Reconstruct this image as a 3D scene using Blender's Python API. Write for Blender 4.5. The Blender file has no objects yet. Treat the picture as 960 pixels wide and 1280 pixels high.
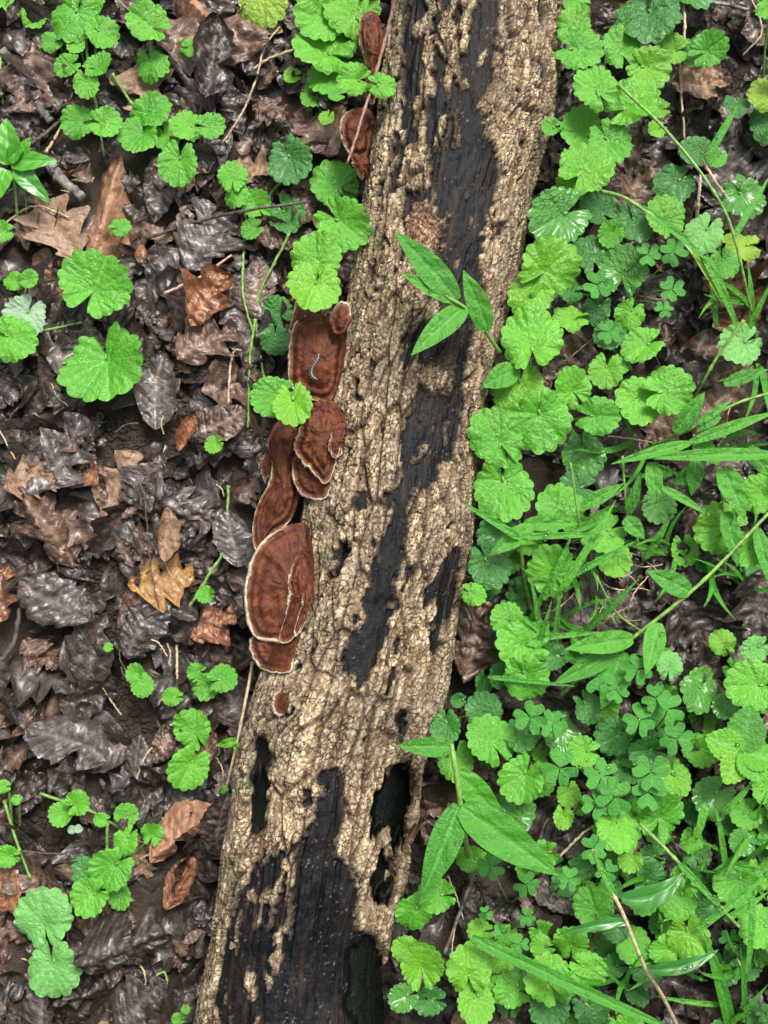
import bpy, math, random
import numpy as np
from mathutils import Vector, Matrix, Euler

random.seed(7)
RNG = np.random.default_rng(7)
SC = bpy.context.scene
COL = SC.collection

# ------------------------------------------------------------------ camera
TILT = math.radians(7.0)
DIST = 0.74
FOV = 2 * math.atan(0.328 / DIST)
TARGET = Vector((0, 0, 0.02))
cam_d = bpy.data.cameras.new('camera')
cam = bpy.data.objects.new('camera', cam_d)
COL.objects.link(cam)
CAMP = TARGET + Vector((0, -DIST * math.sin(TILT), DIST * math.cos(TILT)))
cam.location = CAMP
cam.rotation_euler = (TILT, 0, 0)
cam_d.sensor_fit = 'VERTICAL'
cam_d.angle = FOV
cam_d.clip_start = 0.01
cam_d.clip_end = 200
SC.camera = cam

# ------------------------------------------------------------------ sky, sun, exposure
SUN_EL, SUN_AZ = math.radians(58), math.radians(25)
world = bpy.data.worlds.new('World')
SC.world = world
world.use_nodes = True
wn = world.node_tree
bg = wn.nodes['Background']
sky = wn.nodes.new('ShaderNodeTexSky')
sky.sky_type = 'NISHITA'
sky.sun_disc = False
sky.sun_elevation = SUN_EL
sky.sun_rotation = SUN_AZ
sky.air_density = 1.0
sky.dust_density = 6.0
sky.ozone_density = 1.0
hs = wn.nodes.new('ShaderNodeHueSaturation')
hs.inputs['Saturation'].default_value = 0.30
wn.links.new(sky.outputs[0], hs.inputs['Color'])
wn.links.new(hs.outputs[0], bg.inputs['Color'])
bg.inputs['Strength'].default_value = 0.078
sun_d = bpy.data.lights.new('sun', 'SUN')
sun_d.energy = 1.5
sun_d.angle = math.radians(18)
sun_d.color = (1.0, 0.96, 0.90)
sun = bpy.data.objects.new('sun', sun_d)
COL.objects.link(sun)
S = Vector((math.cos(SUN_EL) * math.sin(SUN_AZ), math.cos(SUN_EL) * math.cos(SUN_AZ), math.sin(SUN_EL)))
sun.rotation_euler = (-S).to_track_quat('-Z', 'Y').to_euler()
sun.location = S * 3
SC.view_settings.view_transform = 'Standard'
SC.view_settings.look = 'None'
SC.view_settings.gamma = 1
SC.view_settings.exposure = 1.32
SC.view_settings.use_curve_mapping = False
SC.render.engine = 'CYCLES'
SC.render.resolution_x, SC.render.resolution_y = 768, 1024

# ------------------------------------------------------------------ pixel <-> place
KF = 2 * math.tan(FOV / 2) / 1280.0
CT, ST = math.cos(TILT), math.sin(TILT)

def P(px, py, z):
    """point at height z seen at photo pixel (px,py); height comes from what the thing stands on"""
    dx, dy, dz = (px - 480) * KF, -(py - 640) * KF, -1.0
    wy, wz = dy * CT - dz * ST, dy * ST + dz * CT
    t = (z - CAMP.z) / wz
    return Vector((CAMP.x + dx * t, CAMP.y + wy * t, z))

def mpp(py, z):
    """metres per photo pixel there"""
    return abs((P(481, py, z) - P(480, py, z)).x)

def proj(x, y, z):
    rx, ry, rz = x - CAMP.x, y - CAMP.y, z - CAMP.z
    cy, cz = ry * CT + rz * ST, -ry * ST + rz * CT
    return 480 + rx / -cz / KF, 640 - cy / -cz / KF

# ------------------------------------------------------------------ noise (numpy)
def h2(ix, iy, seed):
    n = (ix.astype(np.int64) * 374761393 + iy.astype(np.int64) * 668265263 + seed * 982451653) & 0xFFFFFFFF
    n = ((n ^ (n >> 13)) * 1274126177) & 0xFFFFFFFF
    n = ((n ^ (n >> 16)) * 2246822519) & 0xFFFFFFFF
    return ((n ^ (n >> 15)) & 0xFFFFFF) / float(0x1000000)

def vn(x, y, seed=0):
    x, y = np.asarray(x, float), np.asarray(y, float)
    ix, iy = np.floor(x), np.floor(y)
    fx, fy = x - ix, y - iy
    fx, fy = fx * fx * fx * (fx * (fx * 6 - 15) + 10), fy * fy * fy * (fy * (fy * 6 - 15) + 10)
    a, b = h2(ix, iy, seed), h2(ix + 1, iy, seed)
    c, d = h2(ix, iy + 1, seed), h2(ix + 1, iy + 1, seed)
    return (a + (b - a) * fx) * (1 - fy) + (c + (d - c) * fx) * fy

def fbm(x, y, seed=0, o=4):
    x, y = np.asarray(x, float), np.asarray(y, float)
    s, a, t = 0, 0.5, 0
    for k in range(o):
        s = s + a * vn(x, y, seed + k * 17)
        t += a
        a *= 0.5
        x, y = x * 2.03 + 3.1, y * 2.03 + 1.7
    return s / t

def voro(x, y, seed, jit=0.9):
    ix, iy = np.floor(x), np.floor(y)
    f1 = np.full(x.shape, 9.0); f2 = np.full(x.shape, 9.0); cid = np.zeros(x.shape)
    for dx in (-1, 0, 1):
        for dy in (-1, 0, 1):
            cx, cy = ix + dx, iy + dy
            qx = cx + 0.5 + (h2(cx, cy, seed) - 0.5) * jit
            qy = cy + 0.5 + (h2(cx, cy, seed + 5) - 0.5) * jit
            d = np.hypot(x - qx, y - qy)
            nearer = d < f1
            f2 = np.where(nearer, f1, np.minimum(f2, d))
            cid = np.where(nearer, (cx + 500) * 2000 + cy + 500, cid)
            f1 = np.where(nearer, d, f1)
    return f1, f2, cid.astype(np.int64)

def sst(a, b, x):
    x = np.asarray(x, float)
    t = np.clip((x - a) / (b - a), 0, 1)
    return t * t * (3 - 2 * t)

def inpoly(px, py, poly):
    r = np.zeros(px.shape, bool)
    n = len(poly)
    for i in range(n):
        x0, y0 = poly[i]; x1, y1 = poly[(i + 1) % n]
        if y0 == y1: continue
        c = ((y0 > py) != (y1 > py)) & (px < (x1 - x0) * (py - y0) / (y1 - y0) + x0)
        r ^= c
    return r

# ------------------------------------------------------------------ materials
def mat(name):
    m = bpy.data.materials.new(name)
    m.use_nodes = True
    return m, m.node_tree.nodes, m.node_tree.links, m.node_tree.nodes['Principled BSDF']

def nd(N, t, **kw):
    n = N.new(t)
    for k, v in kw.items():
        if k.startswith('i_'): n.inputs[k[2:].replace('_', ' ')].default_value = v
        else: setattr(n, k, v)
    return n

def mix(N, L, fac, a, b, mode='MIX'):
    m = N.new('ShaderNodeMix'); m.data_type = 'RGBA'; m.blend_type = mode
    for idx, v in ((0, fac), (6, a), (7, b)):
        if hasattr(v, 'is_output'): L.new(v, m.inputs[idx])
        else: m.inputs[idx].default_value = v if idx == 0 else (*v, 1)
    return m.outputs[2]

def maprange(N, L, src, a, b, c, d):
    m = N.new('ShaderNodeMapRange')
    L.new(src, m.inputs[0])
    for i, v in enumerate((a, b, c, d)): m.inputs[i + 1].default_value = v
    return m.outputs[0]

def noise(N, L, vec, scale, detail=4, rough=0.55):
    n = N.new('ShaderNodeTexNoise')
    n.inputs['Scale'].default_value = scale; n.inputs['Detail'].default_value = detail
    n.inputs['Roughness'].default_value = rough
    if vec is not None: L.new(vec, n.inputs['Vector'])
    return n.outputs['Fac']

def bump(N, L, h, strength, dist, normal=None):
    b = N.new('ShaderNodeBump')
    b.inputs['Strength'].default_value = strength; b.inputs['Distance'].default_value = dist
    L.new(h, b.inputs['Height'])
    if normal is not None: L.new(normal, b.inputs['Normal'])
    return b.outputs['Normal']

def leaf_mat(name, dark, light, vein, rough=(0.26, 0.44), trans=0.26, trans_col=None, spots=None, wet=0.0, nsc=1.0):
    m, N, L, B = mat(name)
    oi = N.new('ShaderNodeObjectInfo')
    tc = N.new('ShaderNodeTexCoord')
    at = N.new('ShaderNodeAttribute'); at.attribute_name = 'vein'
    n1 = noise(N, L, tc.outputs['Object'], 2.4 * nsc, 3)
    n2 = noise(N, L, tc.outputs['Object'], 11 * nsc, 3, 0.65)
    c = mix(N, L, maprange(N, L, oi.outputs['Random'], 0, 1, 0, 1), dark, light)
    c2 = mix(N, L, maprange(N, L, n1, 0.35, 0.68, 0, 0.55), c, tuple(x * 0.72 for x in light))
    if spots:
        c2 = mix(N, L, maprange(N, L, n2, 0.56, 0.68, 0, 0.85), c2, spots)
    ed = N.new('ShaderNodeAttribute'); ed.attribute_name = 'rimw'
    c2 = mix(N, L, maprange(N, L, ed.outputs['Fac'], 0.3, 1, 0, 0.42), c2, tuple(x * 0.75 + y for x, y in zip(light, (0.05, 0.11, 0.05))))  # paler leaf margin, with the cool edge sheen painted into its colour
    c3 = mix(N, L, at.outputs['Fac'], c2, vein)
    c3 = mix(N, L, maprange(N, L, n2, 0.70, 0.76, 0, 0.6), c3, (0.16, 0.13, 0.03))
    L.new(c3, B.inputs['Base Color'])
    r = maprange(N, L, n2, 0.35, 0.65, rough[0], rough[1])
    L.new(r, B.inputs['Roughness'])
    B.inputs['Specular IOR Level'].default_value = 0.5
    bn = bump(N, L, n2, 0.3 + wet * 0.25, 0.03)
    L.new(bn, B.inputs['Normal'])
    if wet:
        B.inputs['Coat Weight'].default_value = wet
        B.inputs['Coat Roughness'].default_value = 0.2
    if trans:
        t = N.new('ShaderNodeBsdfTranslucent')
        tcx = mix(N, L, 0.5, c3, trans_col or light)
        L.new(tcx, t.inputs['Color'])
        ms = N.new('ShaderNodeMixShader'); ms.inputs[0].default_value = trans
        L.new(B.outputs[0], ms.inputs[1]); L.new(t.outputs[0], ms.inputs[2])
        L.new(ms.outputs[0], N['Material Output'].inputs['Surface'])
    return m

M = {}
M['n'] = leaf_mat('ivy_green', (0.056, 0.29, 0.014), (0.145, 0.47, 0.022), (0.17, 0.50, 0.10), trans_col=(0.14, 0.46, 0.015))
M['y'] = leaf_mat('ivy_yellow_green', (0.095, 0.36, 0.014), (0.17, 0.46, 0.020), (0.24, 0.52, 0.08), trans_col=(0.2, 0.5, 0.02))
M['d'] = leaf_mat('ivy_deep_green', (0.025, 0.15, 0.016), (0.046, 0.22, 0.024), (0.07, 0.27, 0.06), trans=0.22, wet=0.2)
M['p'] = leaf_mat('ivy_pale', (0.13, 0.42, 0.08), (0.20, 0.50, 0.12), (0.07, 0.30, 0.04))
M['w'] = leaf_mat('ivy_wet', (0.06, 0.28, 0.022), (0.09, 0.35, 0.03), (0.12, 0.36, 0.08), trans=0.25, wet=0.7)
M['u'] = leaf_mat('leaf_underside', (0.30, 0.45, 0.28), (0.34, 0.5, 0.32), (0.25, 0.44, 0.24), trans=0.2)
M['o'] = leaf_mat('yellowing_leaf', (0.22, 0.42, 0.02), (0.28, 0.46, 0.03), (0.3, 0.5, 0.1), spots=(0.42, 0.42, 0.04))
M['grass'] = leaf_mat('grass_green', (0.045, 0.25, 0.016), (0.090, 0.36, 0.020), (0.13, 0.40, 0.07), rough=(0.36, 0.6), nsc=34)
M['clover'] = leaf_mat('clover_green', (0.046, 0.26, 0.030), (0.075, 0.33, 0.034), (0.09, 0.36, 0.05), rough=(0.45, 0.6))

def dead_mat(name, a, b, spots, rough=(0.27, 0.72), coat=0.32):
    m, N, L, B = mat(name)
    oi = N.new('ShaderNodeObjectInfo')
    at = N.new('ShaderNodeAttribute'); at.attribute_name = 'vein'
    gm = N.new('ShaderNodeNewGeometry')
    ad = N.new('ShaderNodeVectorMath'); ad.operation = 'ADD'
    L.new(gm.outputs['Position'], ad.inputs[0]); L.new(oi.outputs['Random'], ad.inputs[1])
    n1 = noise(N, L, ad.outputs[0], 55, 3, 0.6)
    n2 = noise(N, L, ad.outputs[0], 210, 4, 0.65)
    n3 = n1
    lo = N.new('ShaderNodeAttribute'); lo.attribute_name = 'tone'
    s = N.new('ShaderNodeMath'); s.operation = 'ADD'
    L.new(oi.outputs['Random'], s.inputs[0]); L.new(lo.outputs['Fac'], s.inputs[1])
    fr = N.new('ShaderNodeMath'); fr.operation = 'FRACT'; L.new(s.outputs[0], fr.inputs[0])
    c = mix(N, L, fr.outputs[0], a, b)
    c = mix(N, L, maprange(N, L, n1, 0.42, 0.68, 0, 0.75), c, spots)
    c = mix(N, L, maprange(N, L, n2, 0.45, 0.75, 0, 0.6), c, tuple(x * 0.5 for x in a))
    c = mix(N, L, maprange(N, L, at.outputs['Fac'], 0, 1, 0, 0.7), c, tuple(min(1, x * 1.8 + 0.03) for x in spots))
    L.new(c, B.inputs['Base Color'])
    L.new(maprange(N, L, n2, 0.36, 0.66, rough[0], rough[1]), B.inputs['Roughness'])
    B.inputs['Coat Weight'].default_value = coat
    B.inputs['Coat Roughness'].default_value = 0.21
    bn = bump(N, L, n1, 0.7, 0.006)
    bn = bump(N, L, n2, 0.7, 0.0022, bn)
    L.new(bn, B.inputs['Normal'])
    return m

DM = {
    'dark': dead_mat('leaf_wet_dark', (0.011, 0.0075, 0.006), (0.033, 0.021, 0.016), (0.052, 0.034, 0.026)),
    'grey': dead_mat('leaf_wet_grey', (0.024, 0.018, 0.017), (0.066, 0.049, 0.044), (0.10, 0.074, 0.060), coat=0.4),
    'brown': dead_mat('leaf_brown', (0.042, 0.021, 0.014), (0.105, 0.055, 0.034), (0.145, 0.088, 0.058)),
    'rust': dead_mat('leaf_rust', (0.12, 0.038, 0.016), (0.20, 0.07, 0.026), (0.24, 0.11, 0.045)),
    'tan': dead_mat('leaf_tan', (0.26, 0.165, 0.10), (0.34, 0.225, 0.14), (0.17, 0.095, 0.055), rough=(0.35, 0.7), coat=0.1),
    'ochre': dead_mat('leaf_ochre', (0.32, 0.165, 0.04), (0.38, 0.20, 0.055), (0.20, 0.10, 0.03)),
    'speckled': dead_mat('leaf_speckled', (0.30, 0.155, 0.085), (0.38, 0.215, 0.125), (0.12, 0.045, 0.02), rough=(0.3, 0.6), coat=0.15),
}

def plain(name, col, rough=0.6, var=0.35, scale=300, bumpd=0.0008, spec=0.4, coat=0):
    m, N, L, B = mat(name)
    gm = N.new('ShaderNodeNewGeometry')
    n = noise(N, L, gm.outputs['Position'], scale, 4)
    c = mix(N, L, maprange(N, L, n, 0.35, 0.65, 0, 1), tuple(x * (1 - var) for x in col), tuple(min(1, x * (1 + var)) for x in col))
    L.new(c, B.inputs['Base Color'])
    B.inputs['Roughness'].default_value = rough
    B.inputs['Specular IOR Level'].default_value = spec
    B.inputs['Coat Weight'].default_value = coat
    L.new(bump(N, L, n, 0.6, bumpd), B.inputs['Normal'])
    return m

M['stem'] = plain('green_stem', (0.16, 0.30, 0.06), 0.45)
M['straw'] = plain('dry_straw', (0.42, 0.33, 0.20), 0.6)
M['pinkstraw'] = plain('reddish_straw', (0.42, 0.27, 0.20), 0.55)
M['twig'] = plain('dark_twig', (0.075, 0.055, 0.045), 0.6, 0.5)
M['greytwig'] = plain('grey_twig', (0.16, 0.145, 0.13), 0.7, 0.75, 160)
M['lichen'] = plain('lichen_white', (0.62, 0.66, 0.62), 0.8, 0.2)

def soil_mat():
    m, N, L, B = mat('forest_soil')
    gm = N.new('ShaderNodeNewGeometry')
    n1 = noise(N, L, gm.outputs['Position'], 22, 5, 0.6)
    n2 = noise(N, L, gm.outputs['Position'], 260, 6, 0.7)
    c = mix(N, L, maprange(N, L, n1, 0.35, 0.65, 0, 1), (0.030, 0.020, 0.014), (0.085, 0.056, 0.034))
    c = mix(N, L, maprange(N, L, n2, 0.40, 0.66, 0, 0.75), c, (0.035, 0.024, 0.018))
    L.new(c, B.inputs['Base Color'])
    L.new(maprange(N, L, n1, 0.3, 0.7, 0.85, 0.5), B.inputs['Roughness'])
    bn = bump(N, L, n1, 0.5, 0.01)
    L.new(bump(N, L, n2, 0.9, 0.004, bn), B.inputs['Normal'])
    return m
M['soil'] = soil_mat()

def vcol_mat(name, bump_scale, bump_d, rough_lo, rough_hi, sc2=900, stretch=None, spec=0.5):
    """colour from the surface's own 'Col' attribute, gloss from its 'wet' attribute"""
    m, N, L, B = mat(name)
    at = N.new('ShaderNodeAttribute'); at.attribute_name = 'Col'
    wt = N.new('ShaderNodeAttribute'); wt.attribute_name = 'wet'
    gm = N.new('ShaderNodeNewGeometry')
    vec = gm.outputs['Position']
    if stretch:
        mp = N.new('ShaderNodeMapping'); mp.inputs['Scale'].default_value = stretch
        mp.inputs['Rotation'].default_value = (0, 0, math.radians(10))
        L.new(vec, mp.inputs['Vector']); vec = mp.outputs[0]
    n1 = noise(N, L, vec, bump_scale, 5, 0.65)
    n2 = noise(N, L, vec, sc2, 3, 0.6)
    c = mix(N, L, 1.0, at.outputs['Color'], mix(N, L, maprange(N, L, n1, 0.36, 0.64, 0, 1), (0.62, 0.60, 0.58), (1.25, 1.22, 1.18)), 'MULTIPLY')
    L.new(c, B.inputs['Base Color'])
    r = maprange(N, L, wt.outputs['Fac'], 0, 1, rough_hi, rough_lo)
    ra = N.new('ShaderNodeMath'); ra.operation = 'MULTIPLY'
    L.new(r, ra.inputs[0]); L.new(maprange(N, L, n1, 0.3, 0.7, 0.75, 1.3), ra.inputs[1])
    L.new(ra.outputs[0], B.inputs['Roughness'])
    B.inputs['Specular IOR Level'].default_value = spec
    bn = bump(N, L, n1, 0.8, bump_d)
    L.new(bump(N, L, n2, 0.5, bump_d * 0.4, bn), B.inputs['Normal'])
    return m
def bark_mat():
    m, N, L, B = mat('log_bark')
    at = N.new('ShaderNodeAttribute'); at.attribute_name = 'Col'
    wt = N.new('ShaderNodeAttribute'); wt.attribute_name = 'wet'
    uv = N.new('ShaderNodeAttribute'); uv.attribute_name = 'guv'
    gm = N.new('ShaderNodeNewGeometry')
    mp = N.new('ShaderNodeMapping'); mp.inputs['Scale'].default_value = (380, 290, 1)
    L.new(uv.outputs['Vector'], mp.inputs['Vector'])
    nz = N.new('ShaderNodeTexNoise'); nz.inputs['Scale'].default_value = 520; nz.inputs['Detail'].default_value = 3
    L.new(gm.outputs['Position'], nz.inputs['Vector'])
    wp = N.new('ShaderNodeVectorMath'); wp.operation = 'MULTIPLY_ADD'
    L.new(nz.outputs['Color'], wp.inputs[0]); wp.inputs[1].default_value = (0.7, 0.7, 0); L.new(mp.outputs[0], wp.inputs[2])
    vo = N.new('ShaderNodeTexVoronoi'); vo.feature = 'DISTANCE_TO_EDGE'; vo.inputs['Scale'].default_value = 1.0
    L.new(wp.outputs[0], vo.inputs['Vector'])
    vc = N.new('ShaderNodeTexVoronoi'); vc.inputs['Scale'].default_value = 1.0; L.new(wp.outputs[0], vc.inputs['Vector'])
    n1 = noise(N, L, gm.outputs['Position'], 420, 6, 0.7)
    mg = N.new('ShaderNodeMapping'); mg.inputs['Scale'].default_value = (900, 110, 1); L.new(uv.outputs['Vector'], mg.inputs['Vector'])
    n2 = noise(N, L, mg.outputs[0], 1.0, 5, 0.65)
    n3 = noise(N, L, gm.outputs['Position'], 70, 3)
    dry = maprange(N, L, wt.outputs['Fac'], 0.1, 0.5, 1, 0)
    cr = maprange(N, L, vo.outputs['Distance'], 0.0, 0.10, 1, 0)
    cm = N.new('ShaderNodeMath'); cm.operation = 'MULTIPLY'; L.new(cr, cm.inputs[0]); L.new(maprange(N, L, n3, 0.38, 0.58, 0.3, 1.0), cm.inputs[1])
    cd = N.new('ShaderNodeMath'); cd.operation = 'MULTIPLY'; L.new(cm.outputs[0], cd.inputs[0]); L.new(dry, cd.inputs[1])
    var = mix(N, L, maprange(N, L, n1, 0.34, 0.66, 0, 1), (0.50, 0.47, 0.43), (1.42, 1.40, 1.36))
    c = mix(N, L, 1.0, at.outputs['Color'], var, 'MULTIPLY')
    sep = N.new('ShaderNodeSeparateColor'); L.new(vc.outputs['Color'], sep.inputs[0])
    c = mix(N, L, 1.0, c, mix(N, L, sep.outputs[0], (0.72, 0.70, 0.68), (1.22, 1.22, 1.22)), 'MULTIPLY')
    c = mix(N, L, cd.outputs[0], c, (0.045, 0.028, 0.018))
    L.new(c, B.inputs['Base Color'])
    r = maprange(N, L, wt.outputs['Fac'], 0, 1, 0.8, 0.24)
    ra = N.new('ShaderNodeMath'); ra.operation = 'MULTIPLY'
    L.new(r, ra.inputs[0]); L.new(maprange(N, L, n1, 0.3, 0.7, 0.75, 1.3), ra.inputs[1])
    L.new(ra.outputs[0], B.inputs['Roughness'])
    L.new(maprange(N, L, wt.outputs['Fac'], 0.1, 0.6, 0.35, 0.19), B.inputs['Specular IOR Level'])
    iv = N.new('ShaderNodeMath'); iv.operation = 'SUBTRACT'; iv.inputs[0].default_value = 1; L.new(cd.outputs[0], iv.inputs[1])
    bn = bump(N, L, n2, 0.6, 0.0012)
    bn = bump(N, L, n1, 0.6, 0.0012, bn)
    bn = bump(N, L, iv.outputs[0], 0.8, 0.0012, bn)
    L.new(bn, B.inputs['Normal'])
    return m
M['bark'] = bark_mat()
M['fungus'] = vcol_mat('fungus_cap', 420, 0.0012, 0.3, 0.72, 1300, spec=0.3)
M['bug'] = vcol_mat('bug_shell', 900, 0.0002, 0.25, 0.4)

def water_mat():
    m, N, L, B = mat('water')
    B.inputs['Base Color'].default_value = (1, 1, 1, 1)
    B.inputs['Transmission Weight'].default_value = 1
    B.inputs['Roughness'].default_value = 0.02
    B.inputs['IOR'].default_value = 1.33
    return m
M['water'] = water_mat()

# ------------------------------------------------------------------ object helpers
def tag(o, label=None, cat=None, group=None, kind=None):
    if label: o['label'] = label
    if cat: o['category'] = cat
    if group: o['group'] = group
    if kind: o['kind'] = kind
    return o

def empty(name, loc, label=None, cat=None, group=None):
    o = bpy.data.objects.new(name, None)
    o.empty_display_size = 0.01
    COL.objects.link(o)
    o.location = loc
    return tag(o, label, cat, group)

def mesh(name, V, F, attrs=None, smooth=True, normals=None):
    me = bpy.data.meshes.new(name)
    V = np.asarray(V, float)
    if isinstance(F, np.ndarray):
        nf, k = F.shape
        me.vertices.add(len(V)); me.vertices.foreach_set('co', V.ravel())
        me.loops.add(nf * k); me.loops.foreach_set('vertex_index', F.ravel().astype(np.int32))
        me.polygons.add(nf)
        me.polygons.foreach_set('loop_start', np.arange(0, nf * k, k, dtype=np.int32))
        me.update(calc_edges=True)
    else:
        me.from_pydata([tuple(v) for v in V], [], F)
    if smooth:
        me.polygons.foreach_set('use_smooth', np.ones(len(me.polygons), bool))
    for k, a in (attrs or {}).items():
        a = np.asarray(a, float)
        if a.ndim == 2:
            at = me.attributes.new(k, 'FLOAT_COLOR', 'POINT')
            at.data.foreach_set('color', np.hstack([a, np.ones((len(a), 1))]).ravel())
        else:
            at = me.attributes.new(k, 'FLOAT', 'POINT')
            at.data.foreach_set('value', a)
    if normals is not None:
        me.normals_split_custom_set_from_vertices(normals.tolist())
    me.update()
    return me

def link(name, me, m=None, parent=None, loc=None, rot=None, scale=None):
    o = bpy.data.objects.new(name, me)
    COL.objects.link(o)
    if parent is not None:
        o.parent = parent
    if loc is not None: o.location = loc
    if rot is not None: o.rotation_euler = rot
    if scale is not None: o.scale = (scale,) * 3 if not hasattr(scale, '__len__') else scale
    if m is not None:
        if len(me.materials) == 0:
            me.materials.append(m)
        if me.materials[0] is not m:
            o.material_slots[0].link = 'OBJECT'
            o.material_slots[0].material = m
    return o

def gridF(nr, nc, wrap=False):
    r = np.arange(nr - 1)[:, None]; c = np.arange(nc if wrap else nc - 1)[None, :]
    c2 = (c + 1) % nc
    return np.stack([r * nc + c, r * nc + c2, (r + 1) * nc + c2, (r + 1) * nc + c], -1).reshape(-1, 4)

def smooth_path(pts, n):
    pts = [Vector(p) for p in pts]
    if len(pts) == 2: return [pts[0].lerp(pts[1], i / (n - 1)) for i in range(n)]
    e = [pts[0] * 2 - pts[1]] + pts + [pts[-1] * 2 - pts[-2]]
    out = []
    m = len(pts) - 1
    for i in range(n):
        t = i / (n - 1) * m
        k = min(int(t), m - 1); f = t - k
        a, b, c, d = e[k], e[k + 1], e[k + 2], e[k + 3]
        out.append(0.5 * ((2 * b) + (c - a) * f + (2 * a - 5 * b + 4 * c - d) * f * f + (3 * b - a - 3 * c + d) * f ** 3))
    return out

def tube(pts, r0, r1, n=12, sides=6, wob=0.0, origin=None, nodes=0):
    path = smooth_path(pts, n)
    V = []
    for i, p in enumerate(path):
        t = (path[min(i + 1, n - 1)] - path[max(i - 1, 0)]).normalized()
        a = t.cross(Vector((0.13, 0.2, 0.97))).normalized(); b = t.cross(a)
        r = r0 + (r1 - r0) * i / (n - 1)
        if nodes and i % nodes == 0: r *= 1.35
        if wob: p = p + a * random.uniform(-wob, wob) + b * random.uniform(-wob, wob)
        for k in range(sides):
            q = 2 * math.pi * k / sides
            V.append(p + (a * math.cos(q) + b * math.sin(q)) * r)
    F = [tuple(f) for f in gridF(n, sides, True)]
    F.append(tuple(range(sides - 1, -1, -1))); F.append(tuple(range((n - 1) * sides, n * sides)))
    V = np.array([tuple(v) for v in V])
    if origin is not None: V = V - np.array(origin)
    return V, F

# ================================================================== GROUND
LOG_EDGE = [(-600, 560, 800), (-200, 512, 742), (0, 488, 706), (60, 480, 703), (100, 473, 700), (160, 468, 690), (200, 460, 680), (260, 451, 663),
            (320, 441, 655), (380, 430, 640), (450, 415, 620), (520, 400, 604), (580, 388, 598), (640, 376, 596), (700, 366, 589), (760, 350, 575),
            (800, 339, 570), (860, 318, 563), (920, 300, 546), (960, 290, 531), (1020, 285, 525), (1060, 276, 516), (1100, 271, 512),
            (1170, 261, 491), (1220, 252, 489), (1280, 242, 493), (1500, 205, 450), (1900, 140, 390)]
ZC = 0.036
_le = np.array([[*P(l, y, ZC)[:2], P(r, y, ZC)[0]] for y, l, r in LOG_EDGE])
_o = np.argsort(_le[:, 1]); _le = _le[_o]
def log_x(y):
    xl, xr = np.interp(y, _le[:, 1], _le[:, 0]), np.interp(y, _le[:, 1], _le[:, 2])
    return (xl + xr) / 2, (xr - xl) / 2

SOIL_PATCH = [(165, 540, 40, 50), (140, 745, 28, 70), (165, 870, 55, 60), (235, 560, 22, 40), (70, 1045, 25, 25), (870, 1240, 70, 40), (560, 1095, 55, 60), (95, 75, 30, 22)]
def soil_w(px, py):
    w = 0
    for x, y, a, b in SOIL_PATCH:
        w = max(w, 1 - math.hypot((px - x) / a, (py - y) / b))
    return w

def ground_z(x, y):
    x, y = np.asarray(x, float), np.asarray(y, float)
    near = np.exp(-(np.hypot(x, y) / 1.2) ** 4)
    return (fbm(x * 9 + 40, y * 9 + 40, 3, 3) - 0.5) * 0.022 * near + (fbm(x * 55 + 90, y * 55 + 9, 8, 4) - 0.5) * 0.009 * near

def axis_pts(a, step):
    inner = np.arange(-a, a + step / 2, step)
    outer = a + np.geomspace(step * 2, 40, 26)
    return np.concatenate([-outer[::-1], inner, outer])
gx, gy = axis_pts(0.34, 0.0026), axis_pts(0.42, 0.0026)
GX, GY = np.meshgrid(gx, gy)
GZ = ground_z(GX, GY)
go = link('ground', mesh('ground', np.stack([GX.ravel(), GY.ravel(), GZ.ravel()], 1), gridF(len(gy), len(gx))), M['soil'])
tag(go, 'dark brown damp forest soil under the fallen leaves', 'ground', kind='structure')

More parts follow.
